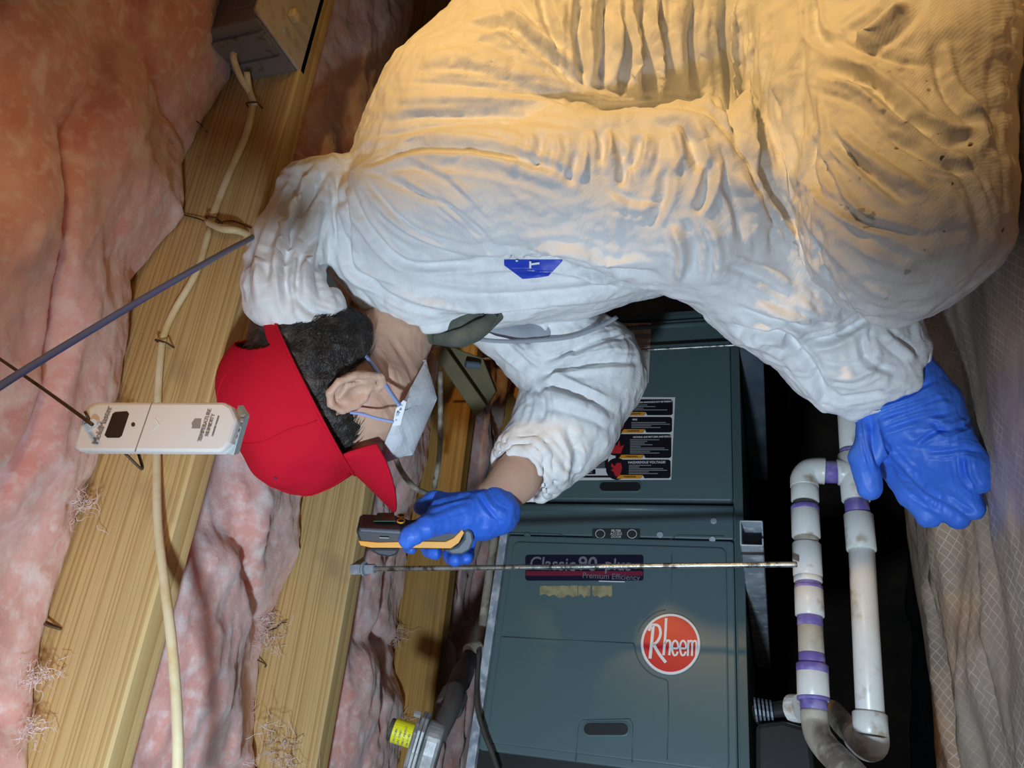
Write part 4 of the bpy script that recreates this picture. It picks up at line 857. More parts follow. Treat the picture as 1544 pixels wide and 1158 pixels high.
SPEC = [
 # back and waist
 ([(700, 45), (768, 34), (800, 62), (835, 95), (868, 130)], 7, -.010), ([(760, -20), (790, 40), (838, 85), (880, 128)], 9, .006),
 ([(615, 90), (700, 85), (790, 110), (880, 145), (1000, 163)], 11, .006), ([(600, 125), (700, 128), (800, 140), (900, 158), (1010, 168)], 7, -.004),
 ([(575, 150), (680, 150), (780, 155), (900, 170)], 9, .005), ([(560, 180), (680, 178), (780, 175)], 6, -.0035), ([(540, 215), (640, 208), (730, 205), (800, 212)], 9, .005),
 ([(640, 75), (720, 60), (780, 85)], 7, -.003),
 ([(850, 166), (940, 160), (1030, 164), (1075, 182), (1130, 245), (1200, 340), (1262, 432)], 7, -.006), ([(860, 178), (940, 174), (1025, 178), (1065, 196), (1115, 262), (1180, 350), (1240, 430)], 10, .007),
 ([(882, -20), (874, 40), (872, 90), (878, 132)], 8, -.014), ([(898, -20), (890, 40), (884, 120)], 7, .007), ([(922, -20), (913, 50), (900, 134)], 7, -.013), ([(942, -20), (936, 50), (920, 134)], 7, .006),
 ([(952, 30), (940, 80), (927, 140)], 7, -.010), ([(978, -20), (974, 60), (976, 155)], 9, -.015), ([(962, 20), (952, 90), (946, 145)], 9, .009), ([(1000, -20), (996, 60), (1008, 160)], 7, -.011), ([(988, -20), (985, 60), (990, 150)], 6, .007),
 ([(1030, -20), (1018, 60), (1020, 150)], 11, .010), ([(1052, 0), (1040, 70), (1040, 150)], 6, -.008), ([(1075, -20), (1062, 60), (1070, 170), (1100, 210)], 9, .008), ([(1098, -20), (1090, 60), (1100, 160), (1120, 225)], 7, -.012),
 ([(1115, -10), (1108, 70), (1118, 190), (1150, 265)], 9, .009), ([(1135, 20), (1128, 110), (1140, 215), (1172, 295)], 7, -.012),
 ([(830, -20), (845, 30), (858, 100)], 9, .007), ([(815, -20), (825, 30), (850, 90)], 6, -.006), ([(790, -20), (820, 20)], 8, .005),
 # sleeve gathers
 ([(963, 200), (958, 230), (948, 262)], 8, -.009), ([(975, 205), (974, 235), (965, 270)], 7, .006), ([(1034, 192), (1045, 230), (1052, 262)], 8, -.010), ([(1018, 195), (1022, 235), (1010, 270)], 8, .007), ([(933, 215), (938, 250), (934, 285)], 7, -.009),
 ([(869, 225), (864, 252), (852, 280)], 6, -.006), ([(904, 192), (908, 222), (902, 250)], 6, -.006), ([(1070, 240), (1062, 290), (1050, 326)], 7, -.009), ([(1002, 250), (998, 300), (980, 345)], 7, -.007), ([(1060, 215), (1075, 260), (1072, 300)], 7, .006),
 ([(820, 200), (812, 230), (800, 262)], 6, -.005), ([(790, 205), (780, 240), (770, 268)], 6, .004), ([(845, 200), (842, 235), (830, 270)], 6, .005), ([(885, 200), (884, 235), (876, 272)], 6, .005), ([(920, 198), (918, 232), (914, 268)], 6, .006),
 ([(560, 245), (640, 225), (740, 232), (820, 250), (880, 282)], 6, -.006), ([(540, 258), (650, 242), (760, 252), (870, 290)], 8, .005), ([(910, 300), (960, 318), (1000, 312)], 9, .005), ([(1090, 270), (1115, 320), (1120, 370)], 8, -.008), ([(1105, 260), (1140, 320), (1150, 390)], 9, .008),
 ([(1030, 330), (1050, 370), (1045, 420)], 8, -.008), ([(1015, 340), (1030, 385), (1022, 430)], 8, .008), ([(1072, 340), (1085, 385), (1080, 430)], 8, .007), ([(940, 300), (930, 350), (935, 400)], 9, .004),
 # fan of creases from the shoulder over the chest
 ([(519, 255), (550, 330), (614, 398), (700, 402), (759, 388)], 6, -.006), ([(560, 258), (620, 290), (677, 316), (754, 375)], 5, -.005), ([(614, 250), (670, 275), (704, 311)], 5, -.004), ([(519, 271), (524, 340), (532, 407), (600, 440)], 6, -.007), ([(505, 255), (508, 330), (528, 398)], 6, -.006),
 ([(530, 255), (590, 330), (670, 372), (740, 384)], 5, .004), ([(590, 255), (650, 300), (720, 350)], 5, .0035), ([(512, 262), (516, 330), (540, 420)], 6, .005), ([(650, 262), (700, 290), (740, 335)], 5, .003), ([(540, 290), (580, 350), (640, 390)], 4, -.004), ([(556, 275), (620, 345), (700, 378)], 4, -.0035),
 ([(700, 395), (760, 388), (850, 391), (900, 402), (960, 412), (1005, 420)], 7, -.012), ([(690, 382), (760, 375), (850, 379), (910, 390), (980, 405)], 10, .008),
 ([(600, 430), (700, 446), (800, 444), (900, 432), (1000, 414)], 6, -.006), ([(590, 455), (700, 462), (800, 458), (880, 448)], 6, .004), ([(640, 480), (740, 474), (850, 462)], 5, -.004), ([(545, 420), (600, 452), (680, 470)], 5, -.005), ([(530, 440), (560, 480)], 5, .005),
 # collar hem
 ([(520, 490), (570, 492), (630, 492), (700, 488)], 5, .006), 
 # hood
 ([(500, 250), (470, 290), (440, 350), (432, 430), (445, 480)], 7, -.012), ([(482, 252), (452, 300), (424, 360), (410, 440)], 7, .007), ([(455, 260), (430, 310), (402, 370), (396, 450)], 6, -.008), ([(490, 290), (470, 340), (460, 400), (470, 460)], 8, .008), ([(400, 360), (388, 420), (396, 465)], 6, .006), ([(440, 440), (470, 470), (505, 485)], 6, -.006), ([(470, 350), (452, 400), (452, 450)], 5, -.008),
 # forearm
 ([(1102, 490), (1150, 500), (1180, 500), (1211, 525)], 6, -.008), ([(1211, 520), (1264, 508), (1324, 473)], 6, -.010), ([(1176, 504), (1205, 530), (1225, 554), (1247, 599)], 6, -.008), ([(1130, 440), (1180, 470), (1240, 478)], 8, .008), ([(1110, 460), (1160, 478), (1225, 492)], 6, -.007),
 ([(1260, 600), (1300, 596), (1340, 590)], 5, -.005), ([(1240, 560), (1290, 565), (1335, 540)], 7, .008), ([(1300, 500), (1310, 540), (1350, 560)], 6, -.007), ([(1200, 440), (1230, 470), (1270, 480)], 8, .007), ([(1180, 540), (1220, 585), (1265, 620)], 8, .007), ([(1090, 400), (1150, 420), (1200, 450)], 7, -.006), ([(1330, 500), (1365, 530), (1380, 545)], 6, .006), ([(1120, 505), (1150, 520), (1190, 545)], 8, .008),
 # leg
 ([(1164, 30), (1144, 146), (1167, 291), (1225, 375), (1290, 450)], 9, -.009), ([(1251, 195), (1265, 215), (1290, 240), (1368, 304)], 6, -.011), ([(1262, 190), (1300, 228), (1400, 292)], 7, .008), ([(1240, 190), (1245, 250), (1290, 320), (1384, 353)], 6, -.010), ([(1236, 200), (1236, 262), (1262, 312)], 7, .009),
 ([(1222, 130), (1232, 230), (1248, 291), (1320, 345)], 6, -.009), ([(1228, 190), (1226, 250), (1236, 300)], 5, -.009), ([(1230, 100), (1300, 118), (1350, 160), (1420, 215), (1480, 210)], 9, -.012), ([(1225, 120), (1300, 140), (1360, 190), (1450, 225)], 9, .008), ([(1340, 205), (1400, 240), (1475, 262)], 6, -.007),
 ([(1245, 50), (1290, 72), (1340, 88), (1400, 100)], 6, -.006), ([(1222, -10), (1232, 50), (1262, 72)], 7, -.008), ([(1280, 62), (1320, 30), (1355, -10)], 9, -.012), ([(1290, 72), (1335, 40), (1368, 0)], 9, .009), ([(1190, 60), (1180, 150), (1200, 260), (1260, 360)], 12, .007), ([(1210, 50), (1210, 160), (1222, 250)], 7, -.006),
 ([(1405, 60), (1420, 130), (1460, 180), (1485, 200)], 8, -.007), ([(1290, 360), (1340, 385), (1420, 380)], 12, .004), ([(1260, 330), (1330, 372), (1400, 400)], 9, -.004), ([(1450, 150), (1475, 185), (1488, 230)], 7, .007), ([(1420, 230), (1460, 280), (1485, 350)], 9, -.005), ([(1300, 430), (1350, 448), (1420, 440)], 8, .004),
 ([(1256, 428), (1300, 462), (1340, 474)], 5, .006),
 # far sleeve
 ([(809, 583), (850, 590), (924, 617)], 6, -.008), ([(812, 574), (850, 560), (887, 552), (967, 543)], 6, -.010), ([(805, 580), (820, 605), (812, 640)], 6, -.008), ([(820, 568), (780, 530), (750, 508)], 6, -.007), ([(815, 600), (870, 615), (930, 640)], 7, .007), ([(820, 560), (880, 538), (955, 520)], 7, .007),
 ([(830, 545), (880, 520), (940, 500)], 5, -.006), ([(770, 510), (800, 540), (815, 565)], 7, .006), ([(790, 650), (830, 690), (860, 740)], 7, .005), ([(850, 640), (870, 690), (860, 730)], 6, -.005), ([(760, 690), (790, 720), (810, 755)], 6, -.005),
]
V = folds(V, N, SPEC); V = relax(V, F, 2, .45)
SUITV, SUITF = V, F
cov = new('coverall', V, F, M_['suit'], per, smooth=True); tag(cov, 'crinkled white hooded coverall, knee soiled with earth')
BV = BVHTree.FromPolygons([Vector(v) for v in V[::1]], F.tolist())
def onsuit(px, py, off=.0012):
    r = ray(px, py); r = r/np.linalg.norm(r); h = BV.ray_cast(Vector(EYE), Vector(r))
    return None if h[0] is None else np.array(h[0])-r*off
# chest emblem, printed on the cloth
rows_ = []
for y in np.linspace(391.5, 420.5, 14):
    xl = 760+max(0, (y-400))*1.35 if y > 400 else 760; xr = 848 if y < 394 else 848-(y-394)*.95; xr = max(xr, xl+.5)
    if y > 417: xr = xl+ (420.8-y)*12
    rows_.append([onsuit(xl+(xr-xl)*t, y) for t in np.linspace(0, 1, 18)])
if all(p is not None for r in rows_ for p in r):
    nr = len(rows_); Vv = np.array([p for r in rows_ for p in r]); Ff = [(i*18+j, i*18+j+1, (i+1)*18+j+1, (i+1)*18+j) for i in range(nr-1) for j in range(17)]
    new('chest_emblem', Vv, Ff, M_['emblem'], cov, smooth=True)
    def dec(pts):
        q = [onsuit(a, b, .005) for a, b in pts]; return np.array(q), [tuple(range(len(pts)))]
    V_, F_ = cat(dec([(798, 394), (801, 394), (801, 404.5), (798, 404.5)]), dec([(801, 397), (813.5, 395.3), (813.5, 398.5), (801, 400)]), dec([(777, 392.4), (781.5, 392.4), (780.5, 394.6), (778, 394.6)]))
    new('emblem_letter', V_, F_, M_['wht'], cov)
V_, F_ = tube([at(705, 508, 1.0), at(745, 514, 1.0), at(800, 514, 1.02), at(860, 508, 1.03), at(905, 492, 1.04), at(930, 478, 1.05)], .0035, 8, 5, flat=.6); new('zipper', V_, F_, M_['grey_cloth'], cov, smooth=True)
# ---- head frame
hr = ray(528, 575); hr /= np.linalg.norm(hr)
HC = at(528, 575, .935); YAW = math.radians(14)
U0 = -.9*CR-.43*CV; U0 = U0-hr*(U0@hr); U0 /= np.linalg.norm(U0); F0 = .43*CR-.9*CV; F0 = F0-hr*(F0@hr); F0 = F0-U0*(F0@U0); F0 /= np.linalg.norm(F0)
FH = F0*math.cos(YAW)+hr*math.sin(YAW); LH = -hr*math.cos(YAW)+F0*math.sin(YAW); UH = U0; AX = np.array([FH, LH, UH])
def hp(f, s, u): return HC+f*FH+s*LH+u*UH
def tol(P): return (np.asarray(P)-HC)@AX.T
NK0, NK1 = at(566, 560, .96), at(625, 430, 1.03)
def headsdf(P):
    d = elld(P, hp(-.012, 0, .045), AX, (.0965, .076, .088))
    d = smin(d, elld(P, hp(.034, 0, .0), AX, (.062, .056, .076)), .03)
    d = smin(d, capd(P, hp(.046, .0, -.052), hp(.052, 0, -.045), .022, .028), .03)
    for s in (-1, 1):
        d = smin(d, capd(P, hp(.002, s*.046, -.036), hp(.046, s*.018, -.052), .018, .018), .025)       # jaw
        d = smin(d, capd(P, hp(.050, s*.041, -.010), hp(.015, s*.057, -.008), .016, .012), .02)      # cheekbone
        d = smin(d, capd(P, hp(.088, s*.012, .026), hp(.072, s*.046, .024), .009, .009), .012)       # brow
        d = np.maximum(d, -(np.linalg.norm(P-hp(.104, s*.033, .008), axis=1)-.0165)) if False else smin(d, -smin(-d, (np.linalg.norm(P-hp(.107, s*.034, .006), axis=1)-.018), .008), .0001)
        d = smin(d, elld(P, hp(.078, s*.032, .008), AX, (.0135, .015, .0125)), .005)                 # lids
    d = smin(d, capd(P, hp(.092, 0, .014), hp(.108, 0, -.018), .007, .010), .012)                    # nose
    for s in (-1, 1): d = smin(d, np.linalg.norm(P-hp(.098, s*.010, -.022), axis=1)-.008, .008)
    d = smin(d, capd(P, hp(.078, -.016, -.046), hp(.078, .016, -.046), .009, .009), .012)
    d = smin(d, capd(P, NK0, NK1, .050, .057), .03)
    d = smin(d, capd(P, at(596, 580, .96), at(622, 480, 1.0), .014, .018), .03)                      # throat
    # near ear and its twin
    for s in (1, -1):
        E = lambda f, u, o: hp(-.006+f, s*(.077+o), -.003+u)
        pts = [(.012, -.004, .002), (.016, .010, .004), (.012, .026, .008), (-.002, .034, .013), (-.016, .029, .017), (-.023, .014, .019), (-.021, -.004, .017), (-.014, -.018, .012), (-.004, -.030, .006), (.006, -.030, .002), (.010, -.020, .0)]
        e = None
        for a, b in zip(pts[:-1], pts[1:]):
            c = capd(P, E(*a), E(*b), .0046, .0046); e = c if e is None else smin(e, c, .003)
        e = smin(e, elld(P, E(-.006, .004, .004), AX, (.019, .008, .029)), .004)
        for a, b in (((-.004, .022, .011), (-.013, .008, .013)), ((-.013, .008, .013), (-.006, -.012, .010))): e = smin(e, capd(P, E(*a), E(*b), .0036, .0036), .003)
        e = -smin(-e, elld(P, E(.002, .002, .014), AX, (.010, .012, .014)), .003)
        e = -smin(-e, np.linalg.norm(P-E(.005, -.008, .012), axis=1)-.007, .003)
        d = smin(d, e, .005)
    return d
V, F = nets(headsdf, np.minimum(HC-.17, NK1-.09), np.maximum(HC+.17, NK1+.09), .0032)
V, F = subdivide(V, F); N = vnormals(V, F); V = V+N*(.0006*fbm((V-HC)*90, 2, 91))[:, None]
V = folds(V, N, [([(560, 520), (585, 560), (598, 600)], 4, -.0012), ([(585, 500), (612, 545), (628, 590)], 4, -.0012), ([(575, 505), (600, 550), (615, 600)], 5, .001), ([(560, 590), (580, 600), (600, 640)], 4, -.001)], 3)
# slim body inside the clothes, arms ending at the gloves
def bodysdf(P):
    d = chain(P, TORSO[:3], .04, .72); d = smin(d, chain(P, ARM, .02, .5), .03); d = smin(d, chain(P, [(1042, 300, .86, 60), (1200, 440, .885, 44), (1345, 575, .90, 36)], .02), .02)
    d = smin(d, chain(P, [(740, 440, 1.10, 45), (860, 545, 1.12, 44)], .02), .03)
    d = smin(d, chain(P, [(860, 545, 1.12, 44), (820, 660, 1.06, 36), (778, 722, 1.01, 33), (733, 762, .97, 29)], .02), .012)
    d = smin(d, chain(P, [(1230, -100, .98, 100), (1366, 335, .73, 85), (1392, 0, .76, 70)], .03), .03)
    return smin(d, capd(P, NK1, at(680, 340, 1.02), .06, .10), .03)
Vb, Fb = nets(bodysdf, *bounds(TORSO[:3], ARM, FORE, LEG1, FARF, [(733, 762, .97, 30)]), .009); Vb, Fb = subdivide(Vb, Fb)
body = new('body', np.vstack([V, Vb]), np.vstack([F, Fb+len(V)]), M_['skin'], per, smooth=True)
for s in (1, -1):
    v, f = grid(16, 12, lambda a, b: hp(.074, s*.032, .007)+np.stack([.0128*np.sin(np.pi*b)*np.cos(2*np.pi*a), .0128*np.sin(np.pi*b)*np.sin(2*np.pi*a), .0128*np.cos(np.pi*b)], 1))
    new('eye', v, f, M_['iris'], body, smooth=True)
# ---- hair
def hairsdf(P):
    q = tol(P); f, s, u = q.T
    d = elld(P, hp(-.011, 0, .044), AX, (.0995, .0795, .091))
    d = smin(d, elld(P, hp(-.055, 0, -.002), AX, (.036, .056, .046)), .03)
    um = np.interp(f, [-.10, -.05, -.03, -.02, .012, .022, .045, .070, .090], [-.055, -.05, -.035, .03, .034, -.004, .016, .030, .046])
    d = np.maximum(d, (um-u)*.8); d = np.maximum(d, u-.095)
    d = np.maximum(d, -(elld(P, hp(.05, 0, .0), AX, (.055, .058, .09))))
    return d
V, F = nets(hairsdf, HC-.16, HC+.16, .004); V, F = subdivide(V, F); N = vnormals(V, F)
q = tol(V); V = V+N*(.0022*ridged(np.stack([q[:, 0]*60+q[:, 2]*25, q[:, 1]*60, q[:, 2]*22-q[:, 0]*10], 1), 2, 93))[:, None]
hair = new('hair', V, F, M_['hair'], per, smooth=True)
rs = np.random.RandomState(5); ms = []
idx = rs.choice(np.nonzero((N@(-hr) > -.2) & (q[:, 2] < .040))[0], 1500)
for i in idx:
    p = V[i]; n = N[i]; dr = -FH*.55-UH*.75+rs.normal(0, .22, 3); dr = dr-n*(dr@n); dr /= np.linalg.norm(dr)+1e-9; l = rs.uniform(.010, .022)
    ms.append(tube([p, p+dr*l*.5+n*.0016, p+dr*l+n*.0005], [.0004, .00035, .0001], 3, 1, smooth=False, cap=False))
v, f = cat(*ms); tag(new('hair_strands', v, f, M_['hair'], hair), kind='stuff')
# ---- cap
RA, RB, RF, RU = .111, .0918, -.001, .046
def dome(a, b):
    ph = a*2*np.pi; t = b*np.pi/2*.999; r = np.cos(t)**.62; h = .108*np.sin(t)**.92
    fr_ = 1+.004*np.cos(6*ph); f = RF+RA*r*np.cos(ph)*fr_-.012*np.sin(t)*0; s = RB*r*np.sin(ph)*fr_
    f = f+.010*np.sin(np.pi*np.clip(b, 0, 1))*(np.cos(ph) > .2)
    q = np.stack([f, s, RU+h], 1)
    q += (.0022*fbm(q*22, 2, 95))[:, None]
    return HC+q@AX
nu, nv = 289, 80
v, f = grid(nu, nv, dome)
fc = tol(v[f].mean(1)); phc = np.degrees(np.arctan2(fc[:, 1]/RB, (fc[:, 0]-RF)/RA)); hh = fc[:, 2]-RU
op = (np.abs(np.abs(phc)-180) < 34*np.sqrt(np.clip(1-(np.clip(hh-.016, 0, 1)/.040)**2, 0, 1))) & (hh > .016) & (hh < .056)
f = f[~op]
capo = new('red_cap', v, f, M_['cap'], per, smooth=True); so = capo.modifiers.new('thick', 'SOLIDIFY'); so.thickness = .002
def brim(a, b):
    s = (a-.5)*2*.078; fi = RF+RA*np.sqrt(np.clip(1-(s/RB)**2, 0, 1)); L_ = .076*np.sqrt(np.clip(1-(s/.0785)**2, 0, 1)); f = fi+L_*b
    u = RU+.002-.28*L_*b-6.5*s*s*np.clip(b*1.4, 0, 1)**.6
    return HC+np.stack([f, s, u], 1)@AX
v, f = grid(40, 14, brim); bo = new('brim', v, f, M_['cap'], capo, smooth=True); so = bo.modifiers.new('thick', 'SOLIDIFY'); so.thickness = .003
rim = np.array([hp(RF+(RA+.001)*math.cos(t), (RB+.001)*math.sin(t), RU+.001) for t in np.linspace(0, 2*math.pi, 60)])
v, f = tube(rim, .0016, 6, 1, smooth=False); new('hem', v, f, M_['cap'], capo, smooth=True)
e_ = dome(np.array([.18]), np.array([.50]))[0]; nn_ = (e_-hp(0, 0, .06)); nn_ /= np.linalg.norm(nn_); v, f = tube([e_-nn_*.001, e_+nn_*.0012], .0024, 10, 1, smooth=False); new('eyelet', v, f, M_['maroon'], capo)
v, f = tube([hp(RF, 0, RU+.107), hp(RF, 0, RU+.111)], [.008, .005], 14, 1, smooth=False); new('button', v, f, M_['cap'], capo)
for k in range(6):
    a = (k+.5)/6; pts = dome(np.full(14, a), np.linspace(.02, .98, 14)); cen = hp(0, 0, .06)
    if k in (2, 3): pts = pts[6:]
    v, f = tube([p+(p-cen)*.004 for p in pts], .0008, 5, 1, smooth=False); new('seam', v, f, M_['cap'], capo, smooth=True)
# ---- folded mask
def loc_(px, py, z): return tol(at(px, py, z))
A_ = loc_(598, 622, .855); Nn = loc_(572, 706, .950); T1 = loc_(628, 694, .955); T2 = loc_(669, 613, .935); Ch = loc_(650, 552, .925)
for p in (Nn, T1, T2, Ch): p[1] = 0.
Nn[0] = max(Nn[0], .1)
def sh_tri(P0, P1, P2, n=10, push=.0):
    V = []; F = []; ix = {}
    c = (P0+P1+P2)/3; nrm = np.cross(P1-P0, P2-P0); nrm /= np.linalg.norm(nrm)
    for i in range(n+1):
        for j in range(n+1-i):
            a, b = i/n, j/n; k = 1-a-b; ix[i, j] = len(V); V.append(P0*k+P1*a+P2*b+nrm*push*27*a*b*k)
    for i in range(n):
        for j in range(n-i):
            F.append((ix[i, j], ix[i+1, j], ix[i, j+1]))
            if i+j < n-1: F.append((ix[i+1, j], ix[i+1, j+1], ix[i, j+1]))
    return np.array(V), F
ms = []; PU = (.006, .007, .009)
for s in (1, -1):
    mir = np.array([1, s, 1.]); a, n_, t1, t2, ch = [p*mir for p in (A_, Nn, T1, T2, Ch)]
    a2 = a+np.array([-.001, 0, -.003])
    for tri, pu in (((a, n_, t1), PU[0]*s), ((a, t1, t2), PU[1]*s), ((a2, t2, ch), PU[2]*s)):
        ms.append(sh_tri(*tri, push=pu))
v, f = cat(*ms); v = v+.0008*np.stack([fbm(v*60, 2, 97)]*3, 1)
mk_ = new('face_mask', HC+v@AX, f, M_['mask'], per, smooth=False); so = mk_.modifiers.new('thick', 'SOLIDIFY'); so.thickness = .0014
def mpl(name, pts, m, th=.0015):
    v, f = prism([at(*p) for p in pts], FW*th); return new(name, v, f, m, mk_, bevel=.0004)
mpl('clip_tab', [(608, 603, .862), (613, 606, .862), (604, 641, .864), (591, 643, .862), (597, 616, .860)], M_['mask'])
for p in ((606, 612), (597, 634)):
    v, f = tube([at(*p, .8605), at(*p, .862)], .0014, 8, 1, smooth=False); new('staple_dot', v, f, M_['greyblue'], mk_)
def flat_strap(name, pts, r):
    v, f = tube([at(*p) for p in pts], r, 8, 8, flat=.5); new(name, v, f, M_['strap'], mk_, smooth=True)
flat_strap('strap', [(603, 612, .860), (588, 590, .866), (570, 562, .874), (548, 532, .885), (520, 503, .895), (505, 488, .91)], .0042)
flat_strap('strap', [(594, 636, .861), (570, 631, .858), (545, 624, .855), (528, 622, .855)], .0018)
flat_strap('strap', [(506, 612, .850), (492, 602, .856), (474, 594, .86), (462, 585, .868)], .0018)
# ---- shirt collar and lining seen in the open zip
def clothpiece(name, pts, m, flat, parent=per, sd=1):
    P = [at(a, b, z) for a, b, z, r in pts]; R = [r*z/FPX for a, b, z, r in pts]; v, f = tube(P, R, 20, 8, flat=flat)
    nn = vn_any(v, f); v = v+nn*(.002*ridged(v*30, 2, sd))[:, None]; return new(name, v, f, m, parent, smooth=True)
def vn_any(v, f):
    c = v.mean(0); n = v-c; return n/np.linalg.norm(n, axis=1)[:, None]
sh = clothpiece('shirt', [(625, 500, .99, 8), (655, 503, .97, 18), (692, 500, .955, 25), (724, 484, .95, 22), (758, 462, .96, 12)], M_['shirt'], .6)
clothpiece('collar', [(655, 510, .955, 6), (686, 510, .935, 13), (722, 494, .93, 12), (745, 474, .94, 6)], M_['shirt'], .5, sh, 3)
clothpiece('back_collar', [(476, 405, .93, 14), (492, 430, .925, 18), (508, 460, .925, 18), (520, 488, .93, 14)], M_['shirt'], .7, sh, 5)
v, f = tube([at(725, 472, .922), at(725, 472, .932)], .004, 12, 1, smooth=False); new('button', v, f, M_['black'], sh)
clothpiece('lining', [(740, 492, 1.03, 12), (775, 498, 1.03, 16), (815, 497, 1.04, 15), (850, 490, 1.05, 10)], M_['grey_cloth'], .5, cov, 7)
# ---- gloves
G1 = [[(1352, 572, .90, 54), (1372, 640, .90, 56), (1400, 690, .885, 44)], [(1340, 620, .90, 42), (1372, 700, .91, 28)], [(1400, 620, .89, 48), (1432, 672, .87, 34)],
      [(1345, 690, .915, 26), (1375, 738, .92, 24), (1398, 778, .905, 18)], [(1385, 700, .89, 28), (1424, 758, .895, 24), (1444, 780, .88, 17)], [(1410, 690, .87, 27), (1450, 742, .87, 24), (1467, 766, .86, 17)], [(1430, 662, .86, 32), (1462, 700, .845, 26), (1474, 724, .84, 20)],
      [(1322, 640, .89, 26), (1305, 690, .88, 22), (1311, 736, .88, 17)]]
def glove1(P):
    d = None
    for i, c in enumerate(G1):
        e = chain(P, c, .006); d = e if d is None else smin(d, e, .030 if i < 3 else .008)
    d = smin(d, chain(P, [(1330, 545, .90, 52), (1355, 580, .90, 57)], .01), .01)
    return d
def glove(name, fn, bnd, folds_, label, par=per, h=.0032):
    V, F = nets(fn, *bnd, h); V, F = subdivide(V, F); N = vnormals(V, F); Q = V-PERSON_LOC
    V = V+N*(.0010*ridged(Q*np.array([30, 45, 60]), 2, 101)+.0005*fbm(Q*110, 2, 102))[:, None]; V = folds(V, N, folds_, 3)
    o = new(name, V, F, M_['glove'], par, smooth=True); tag(o, label); return o
glove('glove', glove1, bounds(*G1), [
 ([(1305, 612), (1359, 598), (1412, 569)], 4, -.004), ([(1305, 604), (1350, 588), (1400, 560)], 4, .003), ([(1320, 634), (1370, 618), (1424, 598)], 4, -.0035), ([(1325, 650), (1381, 634), (1415, 625), (1442, 616)], 4, -.003), ([(1379, 643), (1406, 638), (1424, 650), (1446, 643), (1471, 634)], 4, -.0035), ([(1379, 672), (1406, 654), (1435, 641)], 3.5, -.003),
 ([(1392, 683), (1424, 681), (1455, 677), (1482, 684)], 4, -.003), ([(1311, 623), (1318, 672), (1329, 713)], 5, -.006), ([(1451, 686), (1455, 722), (1471, 746)], 5, -.006), ([(1424, 744), (1451, 762), (1471, 775)], 4, -.003), ([(1354, 712), (1392, 748), (1433, 769)], 5, -.004), ([(1345, 620), (1395, 608), (1440, 606)], 5, .002), ([(1355, 660), (1400, 665), (1440, 655)], 6, .002), ([(1330, 660), (1350, 690), (1380, 720)], 5, .002)],
 'blue glove pressed on the ground')
G2 = [[(748, 768, .972, 33), (705, 776, .965, 33), (668, 775, .955, 24)], [(742, 775, .972, 34), (728, 790, .965, 22)], [(690, 780, .95, 20), (648, 792, .925, 16), (620, 808, .915, 14), (614, 815, .915, 12)],
      [(690, 765, .97, 20), (655, 756, .985, 15), (635, 765, 1.0, 12)], [(690, 780, .985, 16), (650, 800, 1.0, 13), (648, 826, .985, 12), (655, 833, .965, 11)], [(705, 785, .985, 16), (684, 812, 1.0, 13), (682, 838, .98, 12), (687, 843, .96, 11)], [(720, 790, .985, 15), (704, 815, .995, 12), (702, 838, .98, 11), (704, 841, .965, 9)], [(660, 780, .985, 13), (622, 800, .99, 11), (618, 824, .975, 9), (621, 829, .955, 7)]]
def glove2(P):
    d = None
    for i, c in enumerate(G2):
        e = chain(P, c, .006); d = e if d is None else smin(d, e, .018 if i < 3 else .006)
    return d
glove('glove', glove2, bounds(*G2), [([(725, 738), (742, 765), (765, 778)], 3, .002), ([(720, 745), (735, 770), (755, 790)], 3, -.002), ([(640, 765), (680, 755), (715, 748)], 3, -.0015), ([(650, 785), (680, 772), (710, 765)], 4, .0015)], 'blue glove gripping the meter')
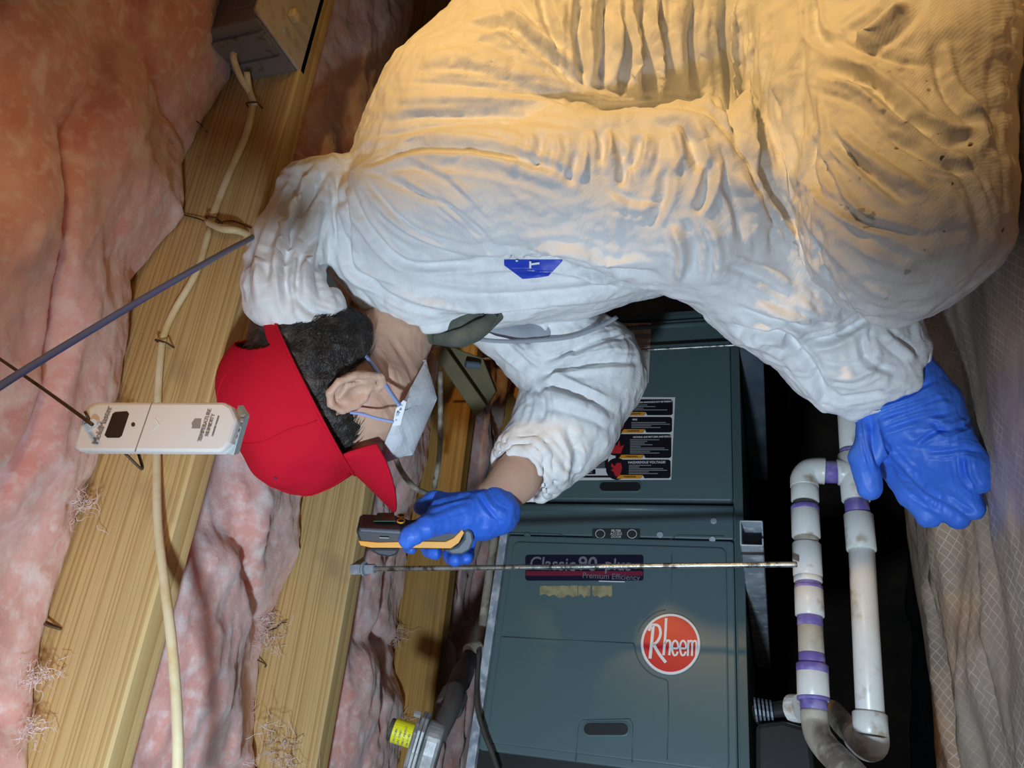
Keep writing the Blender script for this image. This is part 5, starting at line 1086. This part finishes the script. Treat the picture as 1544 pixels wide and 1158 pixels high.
# ------------------------------------------------------------------ the meter
mt = empty('moisture_meter', tuple(at(630, 815, .95))); tag(mt, 'black handheld meter with orange side stripe and green screen, gripped in the blue glove', 'meter')
ext = at(640, 783, .985)-at(640, 806, .935)
def mp_(name, pts, m, z=.935, e=None, bev=.002, off=0.):
    v, f = prism([at(a, b, z)-FW*off for a, b in pts], ext if e is None else e); return new(name, v, f, M_[m], mt, bevel=bev)
mp_('body', [(536, 800), (545, 797), (600, 800), (615, 806), (660, 803), (694, 799), (700, 806), (690, 822), (676, 829), (640, 829), (560, 827), (543, 820)], 'meter', bev=.003)
mp_('top_deck', [(541, 796), (602, 799), (612, 805), (602, 807), (543, 803)], 'meter2', e=ext*.96, off=.001)
mp_('side_stripe', [(541, 815), (570, 817.5), (640, 816), (672, 816.5), (684, 811), (697, 798), (700, 803), (692, 818), (680, 826.5), (640, 826), (560, 825.5), (544, 822)], 'orange', e=ext*.05, off=.0022, bev=.0006)
mp_('sensor_housing', [(556, 826), (603, 827), (598, 838), (586, 841), (570, 838), (563, 834)], 'meter', e=ext*.8, bev=.003)
mp_('tail_cap', [(699, 800), (706, 797), (713, 803), (715, 816), (709, 830), (697, 837), (682, 837), (668, 830), (690, 823), (699, 812)], 'meter2', e=ext*.85, off=.001, bev=.003)
tn = np.cross(at(600, 798, .935)-at(560, 797, .935), ext); tn /= np.linalg.norm(tn)
if tn@CV < 0: tn = -tn
def onTop(px, t): return at(px, 797.5 if px < 600 else 799, .935)+ext*t+tn*.0035
v, f = prism([onTop(562, .30), onTop(596, .30), onTop(592, .85), onTop(566, .85)], tn*.0012); new('screen', v, f, M_['screen'], mt)
for (px, t) in ((604, .36), (604, .72)):
    c = onTop(px, t); ex = (at(600, 798, .935)-at(560, 797, .935)); ex /= np.linalg.norm(ex); ey = ext/np.linalg.norm(ext)
    ring = [c+ex*.0048*math.cos(a)+ey*.0062*math.sin(a)+tn*.001 for a in np.linspace(0, 2*math.pi, 18)]
    v, f = tube(ring, .0011, 6, 1, smooth=False); new('button_ring', v, f, M_['orange'], mt, smooth=True)
    v, f = tube([c-tn*.002, c+tn*.002], .0036, 14, 1, smooth=False); new('button', v, f, M_['meter'], mt)
v, f = prism([at(a, b, .931) for a, b in ((572, 810), (586, 810.5), (586, 812), (572, 811.5))], FW*.001); new('side_mark', v, f, M_['lgrey'], mt)
